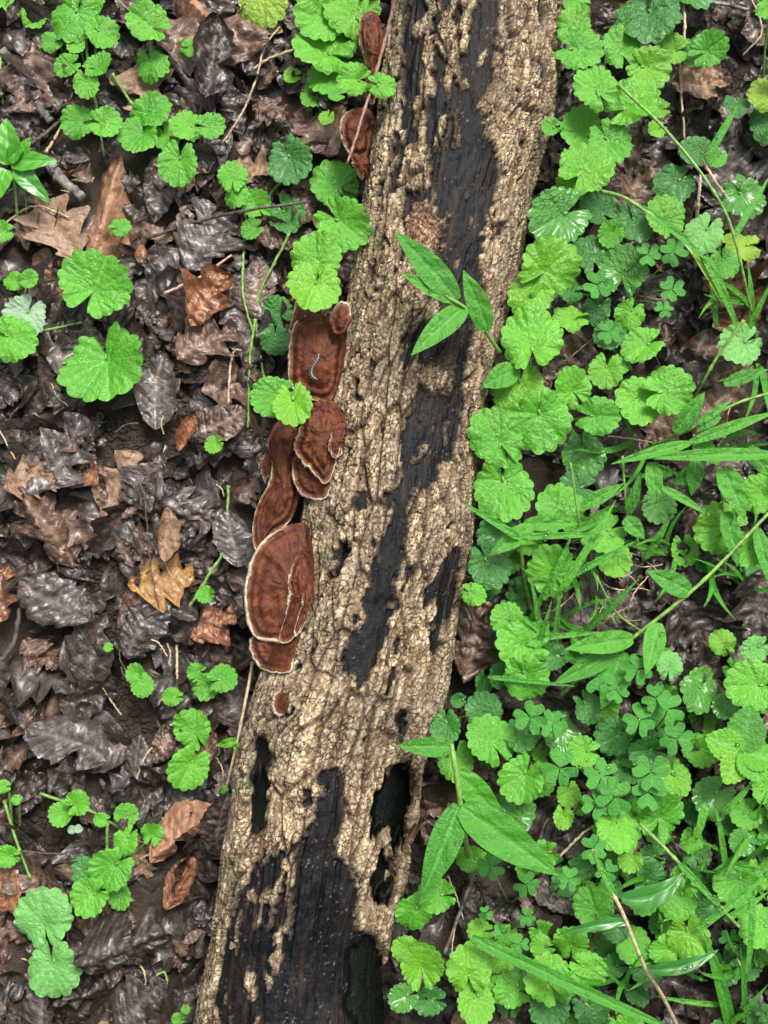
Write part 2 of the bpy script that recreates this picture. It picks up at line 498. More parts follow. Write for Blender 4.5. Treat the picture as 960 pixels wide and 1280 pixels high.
# ================================================================== LOG
BARE = [
    [(589, 30), (604, 0), (604, -90), (624, -90), (622, 0), (620, 56), (617, 101), (598, 112), (606, 169), (622, 186), (621, 225), (612, 270), (602, 315), (606, 360), (583, 392), (555, 385), (552, 315), (549, 270), (535, 247), (538, 208), (558, 169), (561, 112), (577, 101)],
    [(509, 419), (551, 390), (565, 355), (595, 355), (592, 390), (590, 437), (584, 472), (586, 505), (574, 536), (572, 571), (553, 583), (537, 606), (521, 612), (509, 601), (497, 578), (501, 543), (518, 505), (521, 477), (542, 491), (561, 482), (565, 461), (551, 449), (507, 458), (500, 444)],
    [(505, -60), (525, -60), (527, 30), (532, 60), (518, 120), (504, 190), (490, 250), (481, 246), (491, 180), (502, 110), (506, 60)],
    [(540, 40), (556, 70), (552, 130), (538, 180), (530, 170), (540, 120)],
    [(505, 600), (516, 606), (502, 690), (492, 740), (489, 790), (472, 832), (457, 858), (430, 842), (424, 826), (440, 800), (437, 770), (455, 740), (470, 700), (486, 655)],
    [(560, 690), (578, 678), (580, 720), (570, 760), (555, 795), (546, 778), (552, 742), (532, 762), (525, 750), (545, 725)],
    [(396, 962), (430, 966), (430, 1013), (421, 1040), (415, 1075), (430, 1080), (449, 1097), (446, 1163), (474, 1173), (496, 1230), (505, 1420), (332, 1420), (342, 1235), (350, 1197), (362, 1160), (370, 1080), (377, 1037), (392, 1020), (402, 993)],
    [(335, 1046), (354, 1067), (351, 1113), (354, 1150), (336, 1180), (342, 1230), (330, 1330), (262, 1330), (276, 1230), (276, 1180), (296, 1120), (318, 1084)],
    [(500, 958), (521, 972), (524, 1000), (515, 1027), (512, 1062), (500, 1070), (492, 1048), (462, 1045), (472, 1010), (483, 976)],
    [(482, 1047), (491, 1080), (489, 1113), (478, 1139), (469, 1130), (469, 1107), (477, 1085)],
    [(312, 922), (326, 922), (336, 942), (324, 1030), (312, 1065), (304, 1030)],
    [(428, 684), (439, 681), (437, 693), (429, 695)],
    [(497, 900), (512, 892), (512, 914), (505, 924)],
]
HOLES = [(BARE[8], 0.020), (BARE[9], 0.015), ([(444, 1188), (470, 1172), (500, 1215), (504, 1420), (436, 1420), (440, 1260)], 0.0065), (BARE[10], 0.006), (BARE[11], 0.006), (BARE[12], 0.004)]

def build_log():
    y0, y1 = P(480, 1330, ZC).y, P(480, -60, ZC).y
    ys = np.concatenate([np.arange(-0.62, y0, 0.0025), np.arange(y0, y1, 0.00070), np.arange(y1, 0.62, 0.0025)])
    nu = 330
    th = np.radians(np.linspace(-128, 128, nu))
    Y, T = np.meshgrid(ys, th, indexing='ij')
    xc, rx = log_x(ys)
    rx = rx - 0.0010
    rz = rx * 0.80
    XC, RX, RZ = xc[:, None], rx[:, None], rz[:, None]
    X = XC + RX * np.sin(T); Z = ZC + RZ * np.cos(T)
    nx, nz = np.sin(T) / RX, np.cos(T) / RZ
    nl = np.hypot(nx, nz); nx /= nl; nz /= nl
    U = T * 0.056; V = Y
    px, py = proj(X, Y, Z)
    # wandering grain
    wu = U + (fbm(U * 30 + 5, V * 14 + 5, 21, 3) - 0.5) * 0.009
    wv = V + (fbm(U * 60 + 9, V * 30, 22, 3) - 0.5) * 0.005
    f1, f2, cid = voro(wu / 0.0105 + 300, wv / 0.042 + 300, 31, 0.95)
    ridge = sst(0.0, 0.15, f2 - f1)
    g1, g2, bid = voro(wu / 0.0056 + 300, wv / 0.0078 + 300 + 0.25 * vn(U * 300, V * 300, 4), 32, 0.72)
    crk = sst(0.0, 0.10, g2 - g1)
    k1, k2, kid = voro(wu / 0.0027 + 300, wv / 0.0038 + 300, 33, 0.85)
    crk2 = sst(0.0, 0.14, k2 - k1)
    cmod = sst(0.25, 0.6, vn(U * 160 + 7, V * 110, 41))
    bh = h2(bid, bid * 0, 51); ph = h2(cid, cid * 0, 52); kh = h2(kid, kid * 0, 53)
    fine = fbm(U * 900, V * 420, 61, 4) - 0.5
    big = fbm(U * 45, V * 16, 62, 3) - 0.5
    fiss = sst(0.66, 0.80, vn(wu * 330 + 3, V * 20, 64)) * sst(0.3, 0.6, vn(wu * 60, V * 40, 65))
    hb = (-0.0038 * (1 - ridge) * (0.6 + 0.7 * vn(U * 90, V * 25, 63)) - 0.0019 * (1 - crk) * (0.25 + 0.75 * cmod)
          - 0.0007 * (1 - crk2) + (bh - 0.5) * 0.0007 + (kh - 0.5) * 0.0006 + (ph - 0.5) * 0.0011 + fine * 0.0008 + big * 0.0012 - 0.0021 * fiss)
    hw = (-0.0034 + (fbm(wu * 520, V * 26, 71, 4) - 0.5) * 0.0012 + (fbm(U * 160, V * 60, 72, 3) - 0.5) * 0.003
          - 0.0012 * (vn(wu * 420, V * 9, 73) > 0.80))
    # where the bark has come away (outlines read off the photo, edges broken up)
    qx = px + (fbm(U * 260, V * 120, 81, 4) - 0.5) * 15 + (vn(U * 900, V * 600, 82) - 0.5) * 6
    qy = py + (fbm(U * 220 + 50, V * 110, 83, 4) - 0.5) * 26
    bare = np.zeros(X.shape, bool)
    for poly in BARE: bare |= inpoly(qx, qy, poly)
    top = (py < 330) & (px > 500) & (px < 600)
    flake = fbm(wu * 210, wv * 70, 91, 4)
    low = (py > 1040) & (px < 352)
    bare &= ~((flake > 0.64) & (py < 640) & ~((px > 540) & (py < 420))) & ~((flake > 0.60) & low) & ~((flake > 0.70) & (py < 1000))
    bare |= (flake < 0.40) & top
    bare |= (flake < 0.27)
    # bark breaks away block by block
    def per_cell(ids, mask, thr=0.5):
        uq, inv = np.unique(ids, return_inverse=True)
        inv = inv.reshape(ids.shape)
        frac = np.bincount(inv.ravel(), mask.ravel()) / np.bincount(inv.ravel())
        return frac[inv] > thr
    bare = per_cell(kid, bare, 0.42)
    def blur(a, n):
        for _ in range(n):
            p = np.pad(a, 1, mode='edge')
            a = (p[1:-1, 1:-1] * 2 + p[:-2, 1:-1] + p[2:, 1:-1] + p[1:-1, :-2] + p[1:-1, 2:]) / 6
        return a
    bm = blur(bare.astype(float), 1)
    hole = np.zeros(X.shape)
    for poly, d in HOLES:
        hole = np.maximum(hole, inpoly(px + (fbm(U * 200, V * 100, 84, 4) - 0.5) * 26, py + (fbm(U * 150 + 9, V * 120, 87, 4) - 0.5) * 34, poly) * d)
    hole = blur(hole, 10)
    # two knots with curled rings
    knot = np.zeros(X.shape); kring = np.zeros(X.shape)
    for kx, ky, ra, rb in ((552, 467, 24, 28), (526, 282, 22, 34), (546, 300, 9, 12)):
        d = np.hypot((px - kx + (fbm(U * 300, V * 300, 85, 3) - .5) * 22) / ra, (py - ky + (fbm(U * 300 + 7, V * 300, 86, 3) - .5) * 22) / rb)
        w = 1 - sst(0.75, 1.05, d)
        knot = np.maximum(knot, w)
        kring = np.where(w > 0, np.sin(d * 17), kring)
    hk = -0.0025 + kring * 0.0009 + fine * 0.0016 + (crk2 - 1) * 0.0008
    wide = sst(0.30, 0.62, blur(bare.astype(float), 40))
    hb = hb * (1 - wide) + (-0.0022 + hb * 0.35) * wide      # only a thin crust is left among the bare wood
    H = hb * (1 - bm) + hw * bm
    H = H * (1 - knot) + hk * knot
    hm = np.clip(hole / 0.008, 0, 1)
    H = H * (1 - hm) - 0.005 * hm
    bm = bm * (1 - knot * 0.75)
    X = X + nx * H; Z = np.maximum(Z + nz * H - hole, 0.004)
    # ---------------- colours of bark, inner bark and bare wood
    def C(*c): return np.array(c)[None, None, :]
    s1 = vn(U * 130, V * 55, 101)[..., None]; s2 = fbm(U * 60, V * 22, 102, 3)[..., None]; s3 = fbm(U * 420, V * 180, 103, 4)[..., None]
    tan, grey, brn = C(0.55, 0.445, 0.295), C(0.37, 0.31, 0.225), C(0.21, 0.14, 0.082)
    cb = tan * (1 - sst(0.42, 0.66, s2) * 0.9) + grey * sst(0.42, 0.66, s2) * 0.9
    cb = cb * (0.70 + 0.55 * (0.35 * bh + 0.35 * kh + 0.3 * ph)[..., None])
    w = np.clip(np.maximum(sst(0.45, 0.64, s3) * 0.8, fiss[..., None] * 0.9), 0, 1)
    cb = cb * (1 - w) + brn * w
    # greyer brown on the flank by the brackets and near both lower edges, green algae in spots
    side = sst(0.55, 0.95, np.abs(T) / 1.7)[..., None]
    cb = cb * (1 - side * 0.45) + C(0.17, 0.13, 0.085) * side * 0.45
    alg = (sst(0.58, 0.72, fbm(U * 80 + 20, V * 60, 104, 4)) * (T < -0.5))[..., None] * 0.55
    cb = cb * (1 - alg) + C(0.14, 0.17, 0.07) * alg
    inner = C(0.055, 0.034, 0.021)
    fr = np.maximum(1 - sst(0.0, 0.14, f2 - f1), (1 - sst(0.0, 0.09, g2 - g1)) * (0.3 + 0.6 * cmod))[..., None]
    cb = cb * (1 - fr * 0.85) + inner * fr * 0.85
    soot = blur(bare.astype(float), 26) + (fbm(wu * 150, wv * 55, 110, 4) - 0.5) * 1.1
    soot = (sst(0.18, 0.62, soot) * 0.92)[..., None]
    cb = cb * (1 - soot) + (C(0.034, 0.023, 0.016) * 0.5 + cb * 0.10) * soot
    pink = (sst(0.35, 0.5, knot) * 0.6)[..., None] * (py < 330)[..., None]
    cb = cb * (1 - pink) + C(0.42, 0.24, 0.16) * pink
    stain = (sst(0.50, 0.62, fbm(wu * 120, wv * 30, 106, 4)) * (bm > 0.02))[..., None]
    w1 = fbm(wu * 300, V * 18, 105, 4)[..., None]
    cw = C(0.0045, 0.005, 0.0062) * (0.8 + 0.7 * w1) + C(0.030, 0.018, 0.012) * sst(0.60, 0.8, w1) * 0.8
    cw = cw * (1 - stain * 0.5) + C(0.017, 0.011, 0.009) * stain * 0.5
    sp = (vn(U * 1500, V * 1500, 107) > 0.93)[..., None] * (vn(U * 100, V * 100, 108) > 0.55)[..., None]
    cw = cw + C(0.12, 0.11, 0.10) * sp
    pool = (hole > 0.0045)[..., None]
    cw = np.where(pool, C(0.003, 0.0045, 0.0035), cw)
    b3 = sst(0.25, 0.75, bm)[..., None]
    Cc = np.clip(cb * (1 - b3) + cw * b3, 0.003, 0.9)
    wet = np.clip(b3[..., 0] * (0.75 + 0.25 * vn(U * 80, V * 40, 109)) + pool[..., 0] * 0.25, 0, 1)
    # ---------------- split into bare wood and separate bark plates
    nv = len(ys)
    VV = np.stack([X, Y, Z], -1)
    du = np.gradient(VV, axis=1); dv = np.gradient(VV, axis=0)
    NN = np.cross(du, dv); NN /= np.linalg.norm(NN, axis=-1, keepdims=True) + 1e-12
    if NN[:, nu // 2, 2].mean() < 0: NN = -NN
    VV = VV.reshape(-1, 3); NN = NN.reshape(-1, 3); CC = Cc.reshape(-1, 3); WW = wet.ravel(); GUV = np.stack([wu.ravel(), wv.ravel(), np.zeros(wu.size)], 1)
    F = gridF(nv, nu)
    # orient up
    a, b, c = VV[F[:, 0]], VV[F[:, 1]], VV[F[:, 2]]
    if (np.cross(b - a, c - a) * NN[F[:, 0]]).sum(1).mean() < 0: F = np.ascontiguousarray(F[:, ::-1])
    isb = (ridge > 0.12) & (bm < 0.5)
    fid = cid.ravel()[F]
    ok = isb.ravel()[F].all(1) & (fid == fid[:, :1]).all(1)
    pid = np.where(ok, fid[:, 0], -1)
    base = Vector((log_x(0.0)[0], 0, 0))
    root = empty('fallen_log', base, 'weathered fallen log with cracked tan bark and bare black wet patches', 'log')
    off = np.array(base)
    def sub(mask, name):
        f = F[mask]
        ids, inv = np.unique(f, return_inverse=True)
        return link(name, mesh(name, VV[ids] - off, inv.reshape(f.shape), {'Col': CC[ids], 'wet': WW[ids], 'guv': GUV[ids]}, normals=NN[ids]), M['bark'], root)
    u, cnt = np.unique(pid[pid >= 0], return_counts=True)
    # size as seen: count only the plates of the upper side inside the picture
    order = u[np.argsort(-cnt)]
    keep = [k for k in order if cnt[np.searchsorted(u, k)] >= 60][:300]
    sub(pid == -1, 'wood_core')['label'] = 'bare black wet wood showing where the bark has fallen away'
    srt = np.argsort(pid, kind='stable'); sp_ = pid[srt]
    for k in keep:
        a_, b_ = np.searchsorted(sp_, k), np.searchsorted(sp_, k, 'right')
        sub(srt[a_:b_], 'bark_plate')
    rest = (pid >= 0) & ~np.isin(pid, np.array(keep))
    if rest.any():
        tag(sub(rest, 'bark_crumbs'), kind='stuff')
    # cut ends
    for e, yy in ((0, ys[0]), (-1, ys[-1])):
        ring = VV.reshape(nv, nu, 3)[e] - off
        cen = ring.mean(0)
        V2 = np.vstack([ring, cen[None] + np.array([[0, 0.004 * (1 if e else -1), 0]])])
        F2 = [(i, i + 1, nu) if e == 0 else (i + 1, i, nu) for i in range(nu - 1)] + [(nu - 1, 0, nu)]
        link('cut_end', mesh('cut_end', V2, F2, {'Col': np.tile([[0.22, 0.15, 0.09]], (nu + 1, 1)), 'wet': np.zeros(nu + 1), 'guv': V2 * np.array([1, 0, 0]) + V2[:, [2, 2, 2]] * np.array([0, 1, 0])}, smooth=False), M['bark'], root)
    return root
LOG = build_log()

def log_top(x, y):
    """height of the log surface over (x,y), or None"""
    xc, rx = log_x(y)
    d = (x - xc) / rx
    if abs(d) >= 1: return None
    return ZC + rx * 0.8 * math.sqrt(1 - d * d)

# ================================================================== DEAD LEAVES
def dead_leaf_mesh(kind, seed, ns=46, nt=15, crumple=1.0, fold=0.0, curl=0.0):
    r = random.Random(seed)
    s = np.linspace(0, 1, ns); t = np.linspace(-1, 1, nt)
    Sg, Tg = np.meshgrid(s, t, indexing='ij')
    sd = (Tg > 0) * 1.0
    if kind in ('oak', 'maple'):
        k, wid, dep = (r.choice([3, 4]), 0.34, 0.62) if kind == 'oak' else (r.choice([2, 3]), 0.50, 0.58)
        w0 = wid * np.sin(np.pi * Sg ** (0.85 if kind == 'oak' else 0.72)) ** 0.6
        phs = Sg * k + 0.35 * (vn(Sg * 3 + sd * 9, Sg * 0 + seed, seed) - 0.5) + sd * r.uniform(0, 0.4) + r.random()
        tri = np.abs(2 * (phs % 1) - 1)
        w = w0 * (1 - dep * tri ** 1.3)
        sweep = 0.45
    elif kind == 'beech':
        w = 0.23 * np.sin(np.pi * Sg ** 0.9) ** 0.8 * (1 + 0.05 * np.abs(np.sin(26 * Sg)))
        sweep = 0.15
    else:
        w = 0.29 * np.sin(np.pi * Sg ** 0.85) ** 0.7
        sweep = 0.12
    rag = 0.25 if kind != 'beech' else 0.06
    w = w * (1 - rag + 2 * rag * fbm(Sg * 13 + r.random() * 50, sd * 7.3 + 2, seed, 4)) + 0.004
    if r.random() < 0.45 and kind != 'beech':      # a bite torn out of one side
        c0 = r.uniform(0.25, 0.85); sg = r.choice([0, 1])
        w = np.where(sd == sg, w * (1 - 0.75 * np.exp(-((Sg - c0) / r.uniform(.04, .12)) ** 2)), w)
    X = Sg - 0.5 + sweep * (np.abs(Tg) ** 1.4) * w
    Y = Tg * w + 0.08 * np.sin(Sg * 3 + r.random() * 6)
    ox, oy = r.random() * 99, r.random() * 99
    z = (fbm(X * 3.2 + ox, Y * 3.2 + oy, seed, 3) - 0.5) * 0.26 * crumple
    rid = np.abs(fbm(X * 6 + ox, Y * 6, seed + 5, 2) - 0.5); rid2 = np.abs(fbm(X * 13 + ox, Y * 13, seed + 7, 2) - 0.5)
    z += rid * 0.22 * crumple + rid2 * 0.10 * crumple + (fbm(X * 16 + oy, Y * 16 + ox, seed + 3, 2) - 0.5) * 0.05 * crumple
    z += fold * np.abs(Y) + curl * (Y / 0.25) ** 2 * 0.15
    z += np.clip(np.abs(Tg) - 0.75, 0, 1) * r.uniform(-0.2, 0.3) * crumple
    z += r.uniform(-0.3, 0.35) * (X ** 2) * crumple
    lat = (Sg * 8.5 - np.abs(Tg) * 1.3)
    lv = np.abs((lat % 1) - 0.5) * 2
    amp = 0.013 if kind != 'beech' else 0.026
    z += amp * (lv - 0.5) * np.sin(np.pi * np.abs(Tg)) - 0.014 * np.exp(-(Tg * 6) ** 2)
    vein = np.maximum(np.exp(-(Tg * nt / 2.2) ** 2), 0.6 * sst(0.70, 0.95, 1 - lv) * (np.abs(Tg) < 0.9))
    return np.stack([X.ravel(), Y.ravel(), z.ravel()], 1), gridF(ns, nt), vein.ravel()

DLV = []
for i in range(36):
    k = ['oak', 'maple', 'oval', 'oak', 'beech', 'maple'][i % 6]
    V, F, ve = dead_leaf_mesh(k, 100 + i, crumple=random.uniform(0.5, 1.35), fold=random.uniform(-0.3, 0.5), curl=random.uniform(-0.6, 1.0))
    DLV.append((k, V, F, ve, mesh('dead_leaf', V, F, {'vein': ve, 'tone': np.zeros(len(V))})))

def in_log(x, y, m=0.0):
    xc, rx = log_x(y)
    return abs(x - xc) < rx * 0.86 - m

# lower mat of litter: nobody could count it
def litter_stuff(name='leaf_litter', label='matted bed of dark wet broken leaves covering the soil', count=3000, frag=False, mt='dark'):
    Vs, Fs, ve, to = [], [], [], []
    n = 0
    for i in range(count):
        x, y = random.uniform(-0.62, 0.62), random.uniform(-0.72, 0.72)
        if in_log(x, y, 0.005): continue
        q = proj(x, y, 0)
        if soil_w(*q) > 0.05 and random.random() < 0.93: continue
        k, V, F, v, _ = random.choice(DLV)
        V = V.reshape(46, 15, 3)[::3, ::2].reshape(-1, 3); v = v.reshape(46, 15)[::3, ::2].ravel()
        F = gridF(16, 8)
        if frag and abs(x) > 0.34: continue
        sc = random.uniform(0.007, 0.022) if frag else random.uniform(0.010, 0.028) if i % 3 == 0 else random.uniform(0.026, 0.055)
        R = np.array(Euler((random.gauss(0, 0.22), random.gauss(0, 0.22), random.uniform(0, 6.28))).to_matrix())
        W = (V * sc) @ R.T + np.array([x, y, float(ground_z(x, y)) + random.uniform(0.0, 0.006) + (0.010 if frag else 0.006 if i % 3 == 0 else 0)])
        Vs.append(W); Fs.append(F + n); ve.append(v); to.append(np.full(len(v), random.random()))
        n += len(W)
    o = link(name, mesh(name, np.vstack(Vs), np.vstack(Fs), {'vein': np.concatenate(ve), 'tone': np.concatenate(to)}), DM[mt])
    tag(o, label, 'leaf litter', kind='stuff')
litter_stuff()
litter_stuff('leaf_fragments', 'small torn brown leaf fragments strewn over the litter', 1500, True, 'brown')
litter_stuff('leaf_fragments', 'small torn blackish leaf fragments strewn over the litter', 1500, True, 'dark')

def soil_crumbs():
    Vs, Fs = [], []
    n = 0
    ico = np.array([(0, 0, 1), (.89, 0, .45), (.28, .85, .45), (-.72, .53, .45), (-.72, -.53, .45), (.28, -.85, .45), (.72, .53, -.45), (-.28, .85, -.45), (-.89, 0, -.45), (-.28, -.85, -.45), (.72, -.53, -.45), (0, 0, -1)])
    IF = np.array([(0, 1, 2), (0, 2, 3), (0, 3, 4), (0, 4, 5), (0, 5, 1), (1, 6, 2), (2, 7, 3), (3, 8, 4), (4, 9, 5), (5, 10, 1), (2, 6, 7), (3, 7, 8), (4, 8, 9), (5, 9, 10), (1, 10, 6), (11, 7, 6), (11, 8, 7), (11, 9, 8), (11, 10, 9), (11, 6, 10)])
    for i in range(7000):
        if i < 5200:
            x0, y0, a, b = random.choice(SOIL_PATCH)
            q = P(random.gauss(x0, a * 0.6), random.gauss(y0, b * 0.6), 0)
            x, y = q.x, q.y
        else:
            x, y = random.uniform(-0.3, 0.3), random.uniform(-0.4, 0.4)
        if in_log(x, y): continue
        sc = min(0.0035, random.lognormvariate(-6.9, 0.5))
        W = ico * (1 + RNG.uniform(-0.35, 0.35, (12, 1))) * sc * np.array([1, random.uniform(.6, 1), .7]) + np.array([x, y, float(ground_z(x, y)) + sc * 0.3])
        Vs.append(W); Fs.append(IF + n); n += 12
    o = link('soil_crumbs', mesh('soil_crumbs', np.vstack(Vs), np.vstack(Fs)), M['soil'])
    tag(o, 'loose brown soil crumbs scattered over the bare ground', 'soil', kind='stuff')
soil_crumbs()

# leaves one can tell apart
KW = {'oak': 'lobed', 'maple': 'broad jagged', 'oval': 'oval', 'beech': 'slim ribbed'}
CWD = {'dark': 'blackish brown', 'grey': 'shiny grey', 'brown': 'mid brown', 'rust': 'rust red', 'tan': 'pale tan'}
def scatter_leaves():
    pts = []
    sizes = []
    tries = 0
    while len(pts) < 285 and tries < 9000:
        tries += 1
        px, py = random.uniform(-25, 985), random.uniform(-25, 1305)
        q = P(px, py, 0.008)
        if in_log(q.x, q.y, -0.004): continue
        if soil_w(px, py) > 0.15: continue
        if any(math.hypot(px - a, py - b) < l_ * 0.36 for a, b, l_ in SP): continue
        md = 0.0175 if px < 480 else 0.024
        if any((q.x - a) ** 2 + (q.y - b) ** 2 < md * md for a, b in pts): continue
        pts.append((q.x, q.y))
    for i, (x, y) in enumerate(pts):
        px, py = proj(x, y, 0.008)
        k, V, F, ve, me = random.choice(DLV)
        c = random.choices(['dark', 'grey', 'brown', 'rust', 'tan'], [46, 24, 22, 3, 5] if px < 480 else [66, 14, 16, 2, 2])[0]  # more dark leaves under the plants: shade of the gaps put into colour
        sc = random.uniform(0.026, 0.056)
        z = float(ground_z(x, y)) + random.uniform(0.004, 0.011)
        left = px < 480
        where = 'on the open litter' if left else 'under the green plants'
        SZ = 'small' if sc < 0.036 else 'medium sized' if sc < 0.046 else 'large'
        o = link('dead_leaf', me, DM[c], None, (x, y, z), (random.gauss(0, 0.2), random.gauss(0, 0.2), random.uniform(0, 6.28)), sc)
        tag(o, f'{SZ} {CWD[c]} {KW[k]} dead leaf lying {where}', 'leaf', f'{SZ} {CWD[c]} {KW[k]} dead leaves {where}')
SP = []

def special_leaf(kind, c, px, py, length, ang, label, width=1.0, z=0.013, tilt=(0, 0), crumple=0.7, fold=0.0, curl=0.0, seed=1):
    V, F, ve = dead_leaf_mesh(kind, seed, 52, 21, crumple * 1.15, fold, curl)
    V = V * np.array([1, width, 1])
    z += 0.004
    SP.append((px, py, length))
    q = P(px, py, z)
    z2 = z + float(ground_z(q.x, q.y))
    o = link('dead_leaf', mesh('dead_leaf', V, F, {'vein': ve, 'tone': np.zeros(len(V))}), DM[c], None, (q.x, q.y, z2),
             (tilt[0], tilt[1], math.radians(ang)), length * mpp(py, z))
    return tag(o, label, 'leaf')

for a in [
    ('oval', 'speckled', 132, 255, 150, 78, 'long speckled rusty leaf folded like a gutter below an ivy pair', 0.75, 0.018, (0, 0.1), 0.5, -0.9, -0.6, 11),
    ('maple', 'tan', 70, 283, 96, 115, 'flat pale grey-tan leaf with a hole by the folded speckled leaf', 1.0, 0.010, (0, 0), 0.35, 0.1, 0, 12),
    ('beech', 'speckled', 248, 12, 90, -48, 'narrow rolled rusty leaf pointing at the wide brown leaf', 0.9, 0.022, (0, 0), 0.5, -1.2, -1.0, 13),
    ('oval', 'brown', 265, 48, 150, -15, 'wide wet brown leaf lying under the rolled rusty leaf', 0.9, 0.012, (0, 0), 0.6, 0, 0, 14),
    ('maple', 'rust', 262, 378, 80, 60, 'crumpled orange-brown leaf near a reddish straw', 0.9, 0.013, (0, 0), 0.9, 0, 0.3, 15),
    ('maple', 'brown', 258, 428, 84, 40, 'brown pointed-lobe leaf below the crumpled orange-brown one', 0.9, 0.015, (0, 0), 0.7, 0, 0.2, 16),
    ('oval', 'grey', 200, 488, 100, 80, 'flat grey leaf with small holes beside the largest ivy leaf', 0.95, 0.011, (0, 0), 0.35, 0, 0, 17),
    ('beech', 'brown', 270, 528, 84, 40, 'ribbed beech leaf with strong straight side veins', 1.25, 0.016, (0, 0), 0.35, 0.2, 0, 18),
    ('oval', 'rust', 234, 542, 52, 70, 'small curled red-brown leaf beside the ribbed beech leaf', 0.8, 0.018, (0, 0.2), 0.8, 0.7, 0.8, 19),
    ('oak', 'ochre', 200, 722, 84, 8, 'yellow-ochre lobed leaf on the bare soil', 1.3, 0.014, (0, 0), 0.4, 0, 0, 20),
    ('oval', 'tan', 207, 668, 70, 84, 'upright folded pinkish-tan leaf touching the ochre leaf', 0.65, 0.020, (0.3, 0), 0.6, 0.7, 0.2, 21),
    ('maple', 'rust', 266, 782, 62, 20, 'glossy rust leaf beside the largest bracket fungus', 0.9, 0.014, (0, 0), 0.8, 0, 0.4, 22),
    ('maple', 'tan', 38, 603, 66, 20, 'dry light brown leaf torn at its edges', 0.9, 0.016, (0, 0), 0.6, 0, 0.1, 23),
    ('oak', 'rust', 8, 742, 72, 80, 'orange-brown lobed leaf on grey litter', 1.2, 0.016, (0, 0), 0.5, 0, 0.1, 24),
    ('oval', 'grey', 292, 672, 74, 90, 'smooth dark grey leaf tucked against a bracket fungus', 1.2, 0.014, (0, 0), 0.25, 0, 0, 25),
    ('oval', 'speckled', 228, 1042, 104, 38, 'bright tan curled leaf with dark specks close to the log', 0.75, 0.020, (0.25, 0), 0.5, -0.7, -0.3, 26),
    ('oval', 'rust', 226, 1104, 74, 55, 'folded brown leaf below the bright tan curled leaf', 0.8, 0.016, (0, 0), 0.5, -0.5, 0, 27),
    ('maple', 'dark', 152, 1186, 120, 20, 'large dark leaf arched over the litter near two round ivy leaves', 0.8, 0.022, (0.1, 0), 0.9, -0.4, -0.4, 28),
    ('oval', 'dark', 180, 1258, 90, 40, 'flat black wet leaf beside a bent pale stem', 1.3, 0.014, (0, 0), 0.3, 0, 0, 29),
    ('oval', 'brown', 328, 362, 80, 100, 'smooth light brown leaf under thin green stems near the brackets', 1.25, 0.012, (0, 0), 0.3, 0, 0, 30),
    ('maple', 'grey', 265, 300, 100, 60, 'wet grey leaf under an arched dark twig', 1.0, 0.012, (0, 0), 0.5, 0, 0, 31),
    ('oval', 'dark', 263, 75, 110, 75, 'purple-black ribbed leaf standing beside a small ivy leaf', 0.9, 0.020, (0.3, 0), 0.6, 0.4, 0, 32),
    ('oval', 'brown', 905, 498, 120, 42, 'shiny purplish brown leaf under arching grass', 0.9, 0.016, (0, 0), 0.5, -0.5, -0.5, 33),
    ('maple', 'grey', 740, 768, 120, 20, 'grey-brown leaf crossed by thin dry stalks', 1.0, 0.012, (0, 0), 0.5, 0, 0, 34),
    ('maple', 'brown', 592, 800, 110, 70, 'dark brown leaf leaning against the log under ivy', 0.8, 0.022, (0, -0.4), 0.7, 0, 0, 35),
    ('maple', 'grey', 920, 190, 130, 100, 'wet purplish grey leaf behind long grass stem', 0.9, 0.012, (0, 0), 0.5, 0, 0, 36),
    ('maple', 'tan', 868, 110, 70, 10, 'pale crumpled leaf beside a dry straw stalk', 0.9, 0.014, (0, 0), 0.9, 0, 0.2, 37),
    ('maple', 'brown', 790, 235, 90, 80, 'reddish brown leaf showing between ivy leaves', 0.9, 0.012, (0, 0), 0.8, 0, 0.2, 38),
    ('oval', 'grey', 690, 1120, 74, -30, 'wet grey leaf in a gap below a broad grass blade', 0.9, 0.012, (0, 0), 0.4, 0, 0, 39),
    ('oval', 'dark', 280, 1030, 90, 80, 'slate dark leaf standing between tan leaf and log', 0.8, 0.022, (0, -0.35), 0.4, 0.2, 0, 40),
    ('oval', 'grey', 85, 930, 110, 150, 'bluish grey wet leaf spread flat on the litter', 1.1, 0.014, (0, 0), 0.4, 0, 0, 41),
    ('oak', 'brown', 55, 660, 120, 120, 'purplish brown curled leaf with a thin raised edge', 0.9, 0.018, (0, 0), 0.9, -0.4, -0.3, 42),
    ('oak', 'grey', 70, 570, 120, 60, 'large greyish lobed leaf flattened over the litter', 1.1, 0.014, (0, 0), 0.5, 0, 0, 43),
    ('oval', 'grey', 70, 750, 100, 140, 'smooth brown-grey leaf with a bluish wet patch', 1.1, 0.015, (0, 0), 0.5, 0, 0, 44),
    ('oval', 'dark', 185, 785, 92, 60, 'dark slate leaf under the yellow-ochre leaf', 1.1, 0.012, (0, 0), 0.4, 0, 0, 45),
]: special_leaf(*a)
scatter_leaves()

def seed_pod():
    q = P(176, 318, 0.012)
    root = empty('seed_capsule', (q.x, q.y, 0.012), 'small shiny rust-brown seed capsule on dark litter', 'seed')
    V, F = [], None
    n, m = 14, 12
    for i in range(n):
        s = i / (n - 1)
        r = 0.0042 * math.sin(math.pi * s ** 0.8) ** 0.7 + 0.0002
        for j in range(m):
            a = 2 * math.pi * j / m
            V.append((math.cos(a) * r * (1 + 0.1 * math.cos(3 * a)), (s - .5) * 0.015, math.sin(a) * r * .8 - 0.0012 * math.exp(-((a - 1.57) * 3) ** 2)))
    link('husk', mesh('husk', V, gridF(n, m, True)), DM['rust'], root)
    V, F = tube([(0, 0.007, 0), (0.001, 0.011, 0.001)], 0.0006, 0.0004, 4, 5)
    link('stalk', mesh('stalk', V, F), M['twig'], root)
seed_pod()

